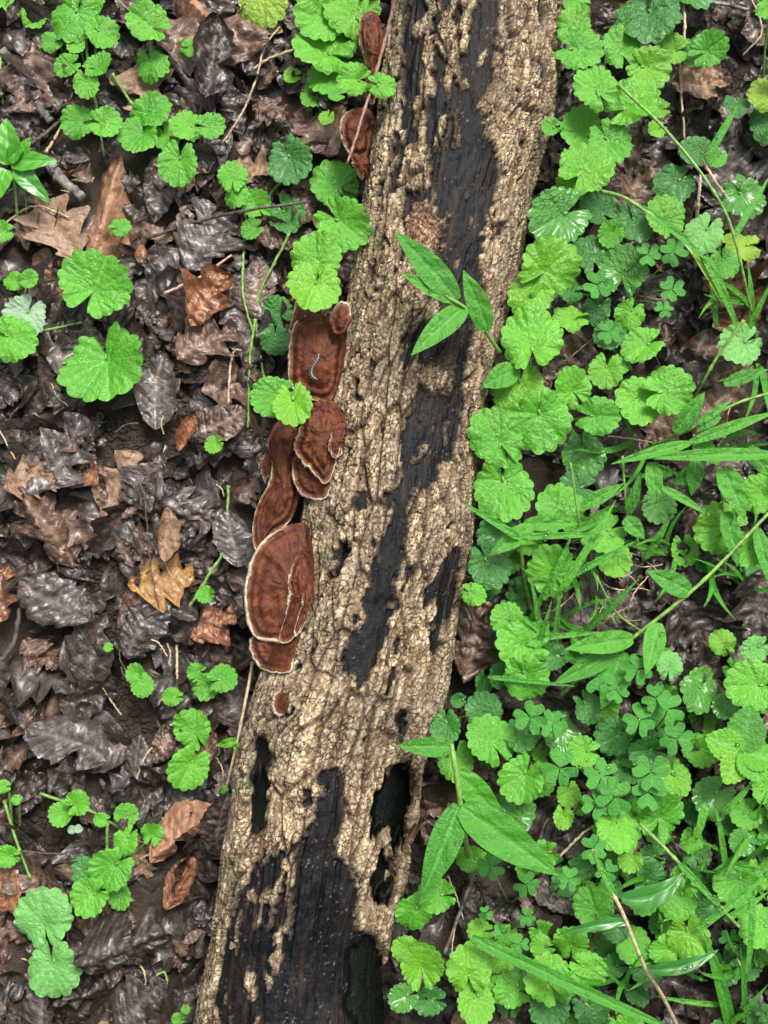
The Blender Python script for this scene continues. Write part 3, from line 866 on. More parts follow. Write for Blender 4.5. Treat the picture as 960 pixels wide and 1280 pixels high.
# ================================================================== BRACKET FUNGI
def catmull_closed(poly, n):
    p = np.array(poly, float); k = len(p)
    out = []
    for i in range(n):
        t = i / n * k; j = int(t); f = t - j
        a, b, c, d = p[(j - 1) % k], p[j % k], p[(j + 1) % k], p[(j + 2) % k]
        out.append(0.5 * ((2 * b) + (c - a) * f + (2 * a - 5 * b + 4 * c - d) * f * f + (3 * b - a - 3 * c + d) * f ** 3))
    return np.array(out)

def fungus_cap(root, poly, cen, z_att, z_edge, seed, name='cap', thick=0.006, rim=4.2, out=(-1, 0.25), dark=1.0):
    lift = 0.0 if name == 'cap' else 0.003
    nA = 128
    o = catmull_closed(poly, nA)
    c = np.array(cen, float)
    d = o - c; L = np.linalg.norm(d, axis=1)
    ang = np.arctan2(d[:, 1], d[:, 0])
    wob = (fbm(np.cos(ang) * 6 + seed, np.sin(ang) * 6 + seed, seed, 3) - 0.5) * (2.6 if name == 'cap' else 6.5) + (vn(np.cos(ang) * 16 + seed, np.sin(ang) * 16, seed + 2) - 0.5) * (0.9 if name == 'cap' else 3.0)
    o = o + d / L[:, None] * wob[:, None]
    d = o - c; L = np.linalg.norm(d, axis=1)
    fs = min(1.0, L.mean() / 36)
    od = np.array(out) / np.hypot(*out)
    outw = sst(-0.35, 0.25, (d / L[:, None]) @ od)
    rim_s = 1 - rim * (0.5 + 0.9 * vn(ang * 4 + 9, ang * 0 + seed, 7)) * (0.15 + 0.85 * outw) / L
    off = np.array(root.location)
    def ring(s, dz, s_shape=None):
        sv = s if isinstance(s, np.ndarray) else np.full(nA, s)
        p = c + d * sv[:, None]
        dist = L * (1 - sv)
        k_ = fbm(p[:, 0] * 0.05 + seed, p[:, 1] * 0.05, seed, 2)
        zz = z_att + (z_edge - z_att) * sv ** 1.4
        zz = zz + 0.0026 * fs * np.cos(np.minimum(sv, 1) * math.pi / 2) - 0.0020 * np.minimum(sv, 1) ** 9 + 0.0013 * fs * np.sin(dist * 0.55 + 2 * k_) * sst(0.35, 0.75, sv)
        zz = zz + ((fbm(p[:, 0] * 0.07, p[:, 1] * 0.07, seed + 4, 2) - 0.5) * 0.0045 + (fbm(p[:, 0] * 0.16, p[:, 1] * 0.16, seed + 6, 3) - 0.5) * 0.0034 + (fbm(p[:, 0] * 0.5, p[:, 1] * 0.5, seed + 7, 2) - 0.5) * 0.0012) * fs
        zz = zz + dz
        for i_ in range(nA):
            g = P(p[i_, 0], p[i_, 1], zz[i_]); lt = log_top(g.x, g.y)
            if lt is not None and dz > -0.003: zz[i_] = max(zz[i_], lt + 0.0016 + lift + dz)
        W = np.array([tuple(P(a, b, e)) for (a, b), e in zip(p, zz)])
        return W - off, dist
    tops = [0.03, 0.1, 0.18, 0.26, 0.34, 0.42, 0.5, 0.57, 0.64, 0.7, 0.76, 0.82, 0.87, 0.91, 0.95, 0.98, 1.0]
    V, C = [], []
    rust, maroon, dk, pale = np.array([0.17, 0.047, 0.012]), np.array([0.055, 0.014, 0.008]), np.array([0.045, 0.015, 0.010]), np.array([0.56, 0.49, 0.38])
    for s in tops:
        W, dist = ring(s * rim_s, 0)
        p = c + d * (s * rim_s)[:, None]
        k = fbm(p[:, 0] * 0.08 + seed, p[:, 1] * 0.08, seed + 8, 3); k2 = fbm(p[:, 0] * 0.22, p[:, 1] * 0.22, seed + 9, 4)
        zone = 0.5 + 0.5 * np.sin(dist * 0.42 + 2.2 * k) * sst(0.3, 0.7, s * rim_s)
        a = (sst(0.3, 0.7, k) * 0.35 + zone * 0.65)[:, None]
        col = maroon * (1 - a) + rust * a
        e = (sst(0.5, 0.75, k2) * 0.7)[:, None]
        col = (col * (1 - e * 0.7) + dk * e * 0.7) * dark
        lip = (sst(7.5, 1.0, dist - L * (1 - rim_s)) * outw * 0.5)[:, None]
        col = col * (1 - lip) + np.array([0.26, 0.11, 0.055]) * lip
        V.append(W); C.append(col)
    n1 = len(V)
    F = gridF(n1, nA, True)
    V1, C1 = np.vstack(V), np.vstack(C)
    V1 = np.vstack([V1, V1[:nA].mean(0)[None]]); C1 = np.vstack([C1, C1[:1]])
    Ft = [tuple(f) for f in F] + [((i + 1) % nA, i, n1 * nA) for i in range(nA)]
    co = link(name, mesh(name, V1, Ft, {'Col': C1, 'wet': np.full(len(V1), 0.55)}), M['fungus'], root)
    # pale growing edge, then the pale pore side below
    V, C = [V1[(n1 - 1) * nA:n1 * nA]], [None]
    white = (pale[None] * outw[:, None] + maroon[None] * (1 - outw[:, None]))
    nz = vn(ang * 30, ang * 0, seed + 11)[:, None]
    white = white * (0.75 + 0.4 * nz)
    C[0] = white * 0.85 + maroon * 0.15
    for f, dz in ((0.35, 0.0005), (0.7, 0.0003), (0.95, -0.0006), (1.0, -0.0018), (0.85, -0.0032)):
        s = rim_s + (1 - rim_s) * f
        W, _ = ring(s, dz); V.append(W); C.append(white)
    link('margin', mesh('margin', np.vstack(V), gridF(6, nA, True), {'Col': np.vstack(C), 'wet': np.zeros(6 * nA)}), M['fungus'], co if name != 'cap' else root)
    V2, C2 = [V[-1]], [white]
    for s, dz in ((0.9, -0.004), (0.75, -thick), (0.5, -thick * 1.6), (0.2, -thick * 2.4)):
        W, _ = ring(s, dz); V2.append(W); C2.append(np.tile(np.array([[0.40, 0.32, 0.22]]), (nA, 1)))
    if name == 'cap':
        link('pore_surface', mesh('pore_surface', np.vstack(V2), gridF(5, nA, True), {'Col': np.vstack(C2), 'wet': np.zeros(5 * nA)}), M['fungus'], root)
    return co

def fungus(label, base, caps, group=None):
    z = 0.04
    b = P(*base, z)
    root = empty('bracket_fungus', b, label, 'fungus', group)
    for k, a in enumerate(caps):
        fungus_cap(root, *a)
    return root

def ell(cx, cy, rx, ry, n=12, rot=0):
    return [(cx + rx * math.cos(a) * math.cos(rot) - ry * math.sin(a) * math.sin(rot), cy + rx * math.cos(a) * math.sin(rot) + ry * math.sin(a) * math.cos(rot)) for a in [2 * math.pi * i / n for i in range(n)]]

fungus('largest reddish brown bracket fungus with frilled white ridges on the log', (388, 730), [
    ([(383, 656), (364, 655), (343, 664), (326, 679), (312, 704), (306, 731), (305, 757), (310, 782), (322, 799), (343, 803), (360, 805), (373, 790), (383, 765), (389, 740), (393, 710), (390, 681)], (366, 735), 0.064, 0.058, 3, 'cap'),
    ([(374, 692), (364, 712), (359, 735), (358, 765), (352, 786), (349, 802), (362, 803), (378, 780), (388, 745), (392, 705), (386, 690)], (376, 745), 0.070, 0.066, 4, 'upper_tier', 0.004, 4.2),
    ([(384, 722), (378, 745), (374, 765), (367, 792), (376, 790), (388, 760), (393, 725)], (383, 755), 0.075, 0.0715, 5, 'upper_tier', 0.004, 3.2),
])
fungus('short bracket fungus lobe tucked below the largest bracket', (365, 815), [
    ([(312, 800), (313, 816), (322, 833), (339, 841), (356, 842), (365, 838), (368, 820), (370, 797), (343, 793), (322, 795)], (345, 812), 0.055, 0.050, 6, 'cap', 0.006, 3.2, (-0.6, 1))])
fungus('long narrow bracket fungus running up the litter side of the log', (365, 600), [
    ([(350, 525), (340, 537), (335, 554), (337, 567), (339, 579), (335, 605), (322, 630), (316, 655), (316, 676), (321, 688), (338, 670), (360, 655), (375, 622), (372, 596), (374, 546), (366, 527)], (353, 604), 0.054, 0.046, 7, 'cap', 0.006, 2.4),
    ([(337, 564), (327, 572), (324, 584), (330, 600), (338, 594), (340, 578)], (334, 582), 0.048, 0.045, 8, 'side_lobe', 0.004, 1.8)])
fungus('double bracket fungus with a white edged lower lip', (415, 560), [
    ([(368, 568), (365, 594), (374, 617), (393, 626), (409, 622), (413, 603), (405, 585), (385, 570)], (390, 598), 0.062, 0.058, 9, 'cap', 0.006, 3.0, (-0.6, 1)),
    ([(398, 500), (379, 515), (372, 538), (368, 565), (382, 583), (407, 604), (421, 580), (431, 552), (432, 525), (420, 502)], (402, 548), 0.074, 0.069, 10, 'upper_tier', 0.004, 3.4, (-0.5, 1)),
    ([(418, 530), (411, 548), (411, 566), (420, 574), (430, 552), (431, 530)], (421, 552), 0.079, 0.0765, 11, 'upper_tier', 0.003, 2.6, (-0.8, .6))])
fungus('smooth brown bracket fungus carrying a tiny spotted millipede', (420, 450), [
    ([(388, 392), (369, 402), (362, 428), (360, 453), (364, 482), (381, 497), (411, 502), (424, 480), (431, 446), (431, 419), (413, 396)], (400, 446), 0.067, 0.059, 12, 'cap', 0.006, 2.4)])
fungus('small round bracket fungus beside the smooth brown one', (432, 400), [
    (ell(426, 398, 13, 22, 12, 0.2), (427, 399), 0.076, 0.073, 13, 'cap', 0.005, 2.2, (-0.2, -1))])
fungus('bracket fungus sliver half hidden under an ivy leaf', (400, 395), [
    ([(371, 376), (365, 396), (362, 416), (380, 408), (398, 396), (402, 380), (388, 370)], (383, 392), 0.058, 0.054, 14, 'cap', 0.005, 2.4)])
fungus('dark red bracket fungus with a crinkled white edge near a long straw', (462, 160), [
    ([(443, 136), (430, 142), (424, 157), (426, 173), (432, 187), (441, 197), (459, 194), (466, 163), (468, 146), (459, 134)], (448, 165), 0.052, 0.046, 15, 'cap', 0.005, 2.2),
    ([(438, 192), (448, 190), (460, 193), (461, 212), (452, 224), (443, 210)], (452, 206), 0.050, 0.046, 16, 'lower_lobe', 0.004, 2.0)])
fungus('dull red bracket fungus behind the ivy tuft and straw', (470, 60), [
    ([(453, 20), (472, 18), (480, 54), (474, 84), (468, 128), (458, 120), (455, 76), (448, 49)], (465, 66), 0.052, 0.046, 17, 'cap', 0.005, 1.2)])
fungus('tiny bracket fungus bud below the big brackets', (355, 880), [
    (ell(350, 880, 11, 16, 10), (351, 880), 0.056, 0.053, 18, 'cap', 0.004, 3.6, (-1, 0.1), 0.7)])

def millipede():
    pts = [(398, 443), (397, 449), (393, 455), (390, 460), (389, 466), (391, 472), (396, 474)]
    z = 0.0685
    W = [P(x, y, z) for x, y in pts]
    base = W[3].copy(); base.z = z - 0.002
    root = empty('millipede', base, 'tiny black millipede with white bands curled on a brown bracket', 'insect')
    n, sd = 61, 10
    path = smooth_path(W, n)
    V, C = [], []
    for i, p in enumerate(path):
        t = (path[min(i + 1, n - 1)] - path[max(i - 1, 0)]).normalized()
        a = t.cross(Vector((0, 0, 1))).normalized(); b = a.cross(t)
        s = i / (n - 1)
        r = 0.0016 * (0.25 + 0.75 * math.sin(math.pi * min(1, s * 0.92 + 0.06)) ** 0.4) * (1 + 0.20 * math.cos(i * math.pi))
        for k in range(sd):
            q = 2 * math.pi * k / sd
            V.append(p + (a * math.cos(q) + b * math.sin(q) * 0.8) * r - base)
            lite = (i % 4 == 0) and k in (0, 1, 5, 6, 3)
            C.append((0.60, 0.54, 0.48) if lite else (0.012, 0.008, 0.007))
    F = [tuple(f) for f in gridF(n, sd, True)] + [tuple(range(sd - 1, -1, -1)), tuple(range((n - 1) * sd, n * sd))]
    link('body', mesh('body', [tuple(v) for v in V], F, {'Col': np.array(C), 'wet': np.full(len(C), 0.6)}), M['bug'], root)
    for i in range(4, n - 3, 5):
        t = (path[i + 1] - path[i - 1]).normalized()
        a = t.cross(Vector((0, 0, 1))).normalized()
        for sg in (-1, 1):
            q = path[i] - base
            V, F = tube([q, q + a * sg * 0.0015, q + a * sg * 0.0019 + Vector((0, 0, -0.0009))], 0.00016, 0.0001, 5, 4)
            link('leg', mesh('leg', V, F), M['twig'], root)
    for sg in (-1, 1):
        q = path[-1] - base
        V, F = tube([q, q + Vector((0.0009, sg * 0.0006, 0.0003))], 0.00014, 0.0001, 4, 4)
        link('antenna', mesh('antenna', V, F), M['twig'], root)
millipede()

# ================================================================== GROUND IVY
def ivy_mesh(seed):
    r = random.Random(seed)
    nA, nR = 171, 10
    ph = np.linspace(-math.pi, math.pi, nA)
    c = 0.14
    R = c * np.cos(ph) + np.sqrt(0.25 - (c * np.sin(ph)) ** 2)
    wn_ = r.uniform(0.05, 0.24)
    dn = math.pi - np.abs(ph)
    back = np.exp(-((dn - wn_ - 0.32) / 0.3) ** 2)
    R = R * (1 + 0.24 * back)
    R = R * (0.14 + 0.86 * sst(wn_ * 0.35, wn_ * 1.1 + 0.10, dn))
    N = r.choice([15, 17, 17, 19])
    sc = np.abs(np.cos(N * ph / 2 + r.random()))
    R = R * (0.885 + 0.115 * sc ** 0.6) * (1 + 0.03 * (fbm(np.cos(ph) * 2 + seed, np.sin(ph) * 2, seed, 3) - 0.5) * 2)
    vang = np.array([-2.45, -1.75, -1.15, -0.58, 0, 0.58, 1.15, 1.75, 2.45]) + np.array([r.uniform(-.07, .07) for _ in range(9)])
    fork = (vang[:-1] + vang[1:]) / 2
    cup, wav, wp = r.uniform(-0.25, 0.45), r.uniform(0.03, 0.13), r.random() * 6
    fold = r.uniform(-0.10, 0.22); vamp = r.uniform(0.8, 1.35)
    V, ve = [], []
    for i in range(nR):
        s = (i / (nR - 1)) ** 0.85
        rr = R * s
        x, y = rr * np.cos(ph), rr * np.sin(ph)
        dv = np.min(np.abs(rr[:, None] * np.sin(ph[:, None] - vang[None])) + 9 * (np.cos(ph[:, None] - vang[None]) < 0), axis=1)
        df = np.min(np.abs(rr[:, None] * np.sin(ph[:, None] - fork[None])) + 9 * (np.cos(ph[:, None] - fork[None]) < 0), axis=1)
        vv = np.exp(-(dv / 0.011) ** 2); vf = np.exp(-(df / 0.010) ** 2) * sst(0.45, 0.7, s)
        puck = (0.020 * (1 - np.exp(-(dv / 0.05) ** 2)) * s + 0.010 * (1 - np.exp(-(df / 0.035) ** 2)) * sst(0.4, 0.7, s)) * vamp
        z = cup * rr ** 2 + wav * np.sin(2.0 * ph + wp) * s ** 2 * 0.6 + wav * 0.5 * np.sin(5 * ph + wp * 2) * s ** 3 + puck + fold * np.abs(y)
        z = z + 0.05 * np.exp(-(rr / 0.09) ** 2) * -1 - 0.035 * s ** 6
        z = z + (fbm(x * 9 + seed, y * 9, seed + 1, 3) - 0.5) * 0.055 * s + (fbm(x * 22 + seed, y * 22, seed + 2, 2) - 0.5) * 0.018 * s
        V.append(np.stack([x, y, z], 1)); ve.append(np.maximum(vv, vf * 0.6) * 0.5 * vamp)
    V = np.vstack(V); ve = np.concatenate(ve)
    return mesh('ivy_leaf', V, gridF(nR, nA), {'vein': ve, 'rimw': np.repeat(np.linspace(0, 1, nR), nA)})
IVY = [ivy_mesh(200 + i) for i in range(22)]
IVY_CEN = 0.13
LEAVES = []          # (object, size) for water drops

def orient(heading_deg, tilt, tilt_dir):
    """leaf's +x along heading in the ground plane, then tipped by tilt towards tilt_dir"""
    R0 = Matrix.Rotation(math.radians(heading_deg), 3, 'Z')
    ax = Vector((-math.sin(tilt_dir), math.cos(tilt_dir), 0))
    return Matrix.Rotation(tilt, 3, ax) @ R0

def ivy_plant(label, base, leaves, z0, z1, group='ground ivy plants', runner=None, name='ground_ivy', tmax=0.42):
    bq = P(*base, 0.004)
    bz = float(ground_z(bq.x, bq.y))
    root = empty(name, (bq.x, bq.y, bz), label, 'plant', group)
    off = Vector((bq.x, bq.y, bz))
    n = len(leaves)
    for k, lf in enumerate(leaves):
        px, py, d, ang = lf[:4]
        tone = lf[4] if len(lf) > 4 else 'n'
        wd = lf[5] if len(lf) > 5 else random.uniform(0.9, 1.06)
        f = (k + 0.5) / n
        z = z0 + (z1 - z0) * f + random.uniform(-0.002, 0.002)
        cpt = P(px, py, z)
        lt = log_top(cpt.x, cpt.y)
        rad = d * mpp(py, z) / 2
        for dx_ in (-0.8, 0, 0.8):
            lt = log_top(cpt.x + dx_ * rad, cpt.y)
            if lt is not None and z < lt + 0.006:
                z = lt + 0.006; cpt = P(px, py, z)
        size = d * mpp(py, z) * random.uniform(1.0, 1.06)
        tilt = random.uniform(0.03, tmax); td = random.uniform(0, 6.28)
        R = orient(ang + 180, tilt, td)
        att = cpt - R @ Vector((IVY_CEN * size, 0, 0))
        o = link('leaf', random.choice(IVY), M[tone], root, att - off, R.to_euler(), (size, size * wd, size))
        LEAVES.append((o, off, px))
        # leaf stalk bends down to the base
        down = R @ Vector((-0.16 * size, 0, -0.02 * size))
        b2 = off + Vector((random.uniform(-.004, .004), random.uniform(-.004, .004), 0))
        mid = att.lerp(b2, 0.5) + Vector((0, 0, -0.004))
        if (att - b2).length > 0.004:
            V, F = tube([att + Vector((0, 0, -0.0004)) - off, att + down * 0.6 + Vector((0, 0, -0.003)) - off, mid - off, b2 - off], 0.0007, 0.0010, 12, 6)
            link('leaf_stalk', mesh('leaf_stalk', V, F), M['stem'], root)
    for rn in (runner or []):
        pts = []
        for px, py, h in rn:
            q = P(px, py, h); pts.append(Vector((q.x, q.y, max(h, float(ground_z(q.x, q.y)) + 0.001))) - off)
        V, F = tube(pts, 0.0011, 0.0008, 26, 6, nodes=8)
        link('runner', mesh('runner', V, F), M['stem'], root)
    return root

IV = 'scalloped ground ivy'
LEFT = [
    (f'{IV} clump of eight round leaves around one green stem beside a grey twig', (108, 90), [(5, 6, 26, 0), (42, 20, 36, 70), (118, 3, 32, 90), (64, 52, 28, 0), (95, 58, 24, 60), (84, 83, 34, 20), (128, 42, 40, 150), (90, 22, 64, 60), (125, 83, 36, 200), (108, 106, 36, 100)], [[(106, 40, .02), (112, 95, .012), (120, 130, .012), (130, 195, .01)]]),
    (f'{IV} pair of equal leaves above the folded speckled leaf', (120, 150), [(97, 152, 42, 0), (133, 155, 40, 170)], None),
    (f'two stacked {IV} leaves beside a wet brown leaf', (190, 60), [(190, 80, 46, 110), (185, 30, 54, -30)], None),
    (f'tiny folded {IV} leaf pair beside the purple-black ribbed leaf', (232, 62), [(224, 60, 25, 0), (240, 59, 25, 180)], None),
    (f'{IV} cluster of six overlapping leaves on a slanting runner', (205, 172), [(208, 170, 36, 120), (190, 140, 50, 200), (174, 171, 50, 60), (264, 158, 36, 180), (233, 157, 42, 0), (223, 206, 54, 80)], [[(140, 92, .02), (165, 130, .012), (205, 185, .01), (258, 226, .01)]]),
    (f'{IV} sprig of small and dark leaves under the arched twig', (320, 268), [(358, 270, 54, 120, 'd'), (320, 255, 38, -60), (315, 287, 28, 20), (294, 243, 34, 90), (291, 220, 38, -90)], None),
    (f'single deep green {IV} leaf beside dark litter', (355, 225), [(364, 203, 60, 110, 'd')], [[(355, 225, .01), (340, 240, .01), (332, 262, .008)]]),
    (f'two large overlapping {IV} leaves at the log edge below a straw', (418, 260), [(418, 229, 66, -60), (430, 281, 70, 140)], None),
    (f'two yellow-green {IV} leaves hiding a bracket sliver', (398, 340), [(395, 321, 62, -85, 'y'), (391, 362, 70, 70, 'y')], None),
    (f'dark crinkled {IV} leaves beside smooth brown bracket', (345, 412), [(347, 388, 38, -60, 'd'), (344, 425, 38, 90, 'd')], None),
    (f'{IV} pair lying over the joint between two brackets', (352, 515), [(340, 496, 54, 20), (367, 507, 54, 100, 'y')], [[(352, 512, .03), (330, 470, .01), (322, 380, .008), (340, 320, .01)]]),
    (f'lush {IV} tuft with a yellow-patched leaf beside the log', (420, 75), [(392, 121, 34, 90), (441, 62, 52, 180, 'd'), (408, 97, 48, 60), (402, 62, 72, -30), (400, 20, 68, 0), (440, 12, 76, -60, 'y')], None),
    (f'crinkled little {IV} pair crossed by a long straw', (458, 106), [(442, 99, 40, 0), (478, 107, 36, 170)], None),
    (f'single yellow-edged {IV} leaf by wet brown leaf', (335, 30), [(329, 2, 66, 90, 'o')], [[(330, 20, .02), (335, 50, .01), (345, 85, .006)]]),
    (f'tiny yellowish {IV} shoots in shade under the tuft', (385, 120), [(365, 95, 22, 0, 'y'), (408, 149, 22, 60, 'y'), (420, 118, 20, 0)], None),
    (f'small {IV} leaf cut by a weed stalk', (4, 295), [(2, 289, 28, 0)], None),
    (f'lone tiny {IV} leaf beside the folded speckled leaf', (148, 292), [(151, 284, 26, 200)], None),
    (f'kidney shaped tilted {IV} leaf on an upright stalk', (130, 400), [(121, 355, 76, -115, 'n', 1.25)], None),
    (f'largest glossy {IV} leaf spread wide over grey litter', (140, 465), [(134, 460, 94, 105, 'n', 1.2)], [[(78, 455, .012), (95, 452, .01), (130, 462, .02)]]),
    (f'small {IV} pair on a thin upright stem', (32, 375), [(17, 351, 28, 0), (37, 349, 24, 180)], None),
    (f'pale-backed {IV} leaf and a big green leaf together', (25, 415), [(30, 397, 52, 60, 'u'), (16, 424, 62, 150)], [[(25, 415, .012), (60, 412, .01), (103, 403, .008)]]),
    (f'tiny {IV} seedling on the ribbed beech leaf', (267, 556), [(267, 556, 22, 20, 'y')], None),
    (f'tiny {IV} seedling beside a green straw', (257, 743), [(257, 743, 22, 0)], None),
    (f'two touching little {IV} leaves by bare soil', (178, 850), [(170, 842, 28, -60), (178, 857, 30, 100)], [[(182, 858, .01), (200, 875, .008), (222, 900, .008)]]),
    (f'three bunched {IV} leaves below the short bracket lobe', (258, 868), [(245, 840, 24, 0), (257, 858, 36, 45), (279, 848, 36, 200)], [[(255, 872, .01), (230, 872, .008), (215, 875, .008)]]),
    (f'yellowish {IV} bud leaf at a runner joint', (216, 874), [(215, 871, 24, 0, 'y')], None),
    (f'two round {IV} leaves standing one above the other beside the bright tan curl', (240, 930), [(241, 910, 50, -60), (235, 960, 54, 60)], None),
    (f'{IV} runner with two small leaves and a bud over dark litter', (90, 1015), [(127, 1025, 20, 0), (77, 1018, 30, 40), (98, 1003, 32, 210)], [[(50, 992, .012), (80, 1002, .012), (115, 1015, .012), (152, 1036, .012)]]),
    (f'{IV} plant of seven leaves beside the bright tan curl tip', (150, 1085), [(103, 1087, 34, -30, 'd'), (150, 1121, 34, 90), (158, 1018, 30, -90), (190, 1041, 28, -100), (157, 1052, 36, 60), (111, 1121, 48, 30), (138, 1086, 54, 40)], [[(134, 1030, .02), (134, 1065, .012), (136, 1095, .008)]]),
    (f'very round pale veined {IV} leaf notched at its lower edge', (58, 1150), [(55, 1145, 72, -80, 'p')], None),
    (f'very round pale veined {IV} leaf notched at its upper edge', (67, 1200), [(67, 1213, 70, 95, 'p')], None),
    (f'small {IV} leaves on a thin stalk over black litter', (12, 1060), [(8, 1070, 32, 0), (4, 983, 18, 0), (20, 1000, 14, 40)], [[(5, 1000, .012), (20, 1050, .01), (38, 1098, .006)]]),
    (f'tiny blue-green seedling between ivy runners', (94, 1038), [(90, 1037, 11, 0, 'u'), (98, 1036, 11, 180, 'u')], None),
    (f'tiny green shoot beside bent pale stem', (222, 1274), [(222, 1274, 16, 0), (232, 1262, 12, 90)], None),
    (f'tiny round seedling leaf on bare brown soil', (135, 809), [(135, 809, 12, 0)], None),
]
for lab, b, lv, rn in LEFT:
    za, zb = (0.077, 0.092) if 'joint between' in lab else (0.074, 0.084) if 'hiding a bracket' in lab else (0.060, 0.068) if 'crossed by a long straw' in lab else (0.014, 0.034)
    ivy_plant(lab, b, lv, za, zb, 'ground ivy on the open litter', rn, tmax=0.30)

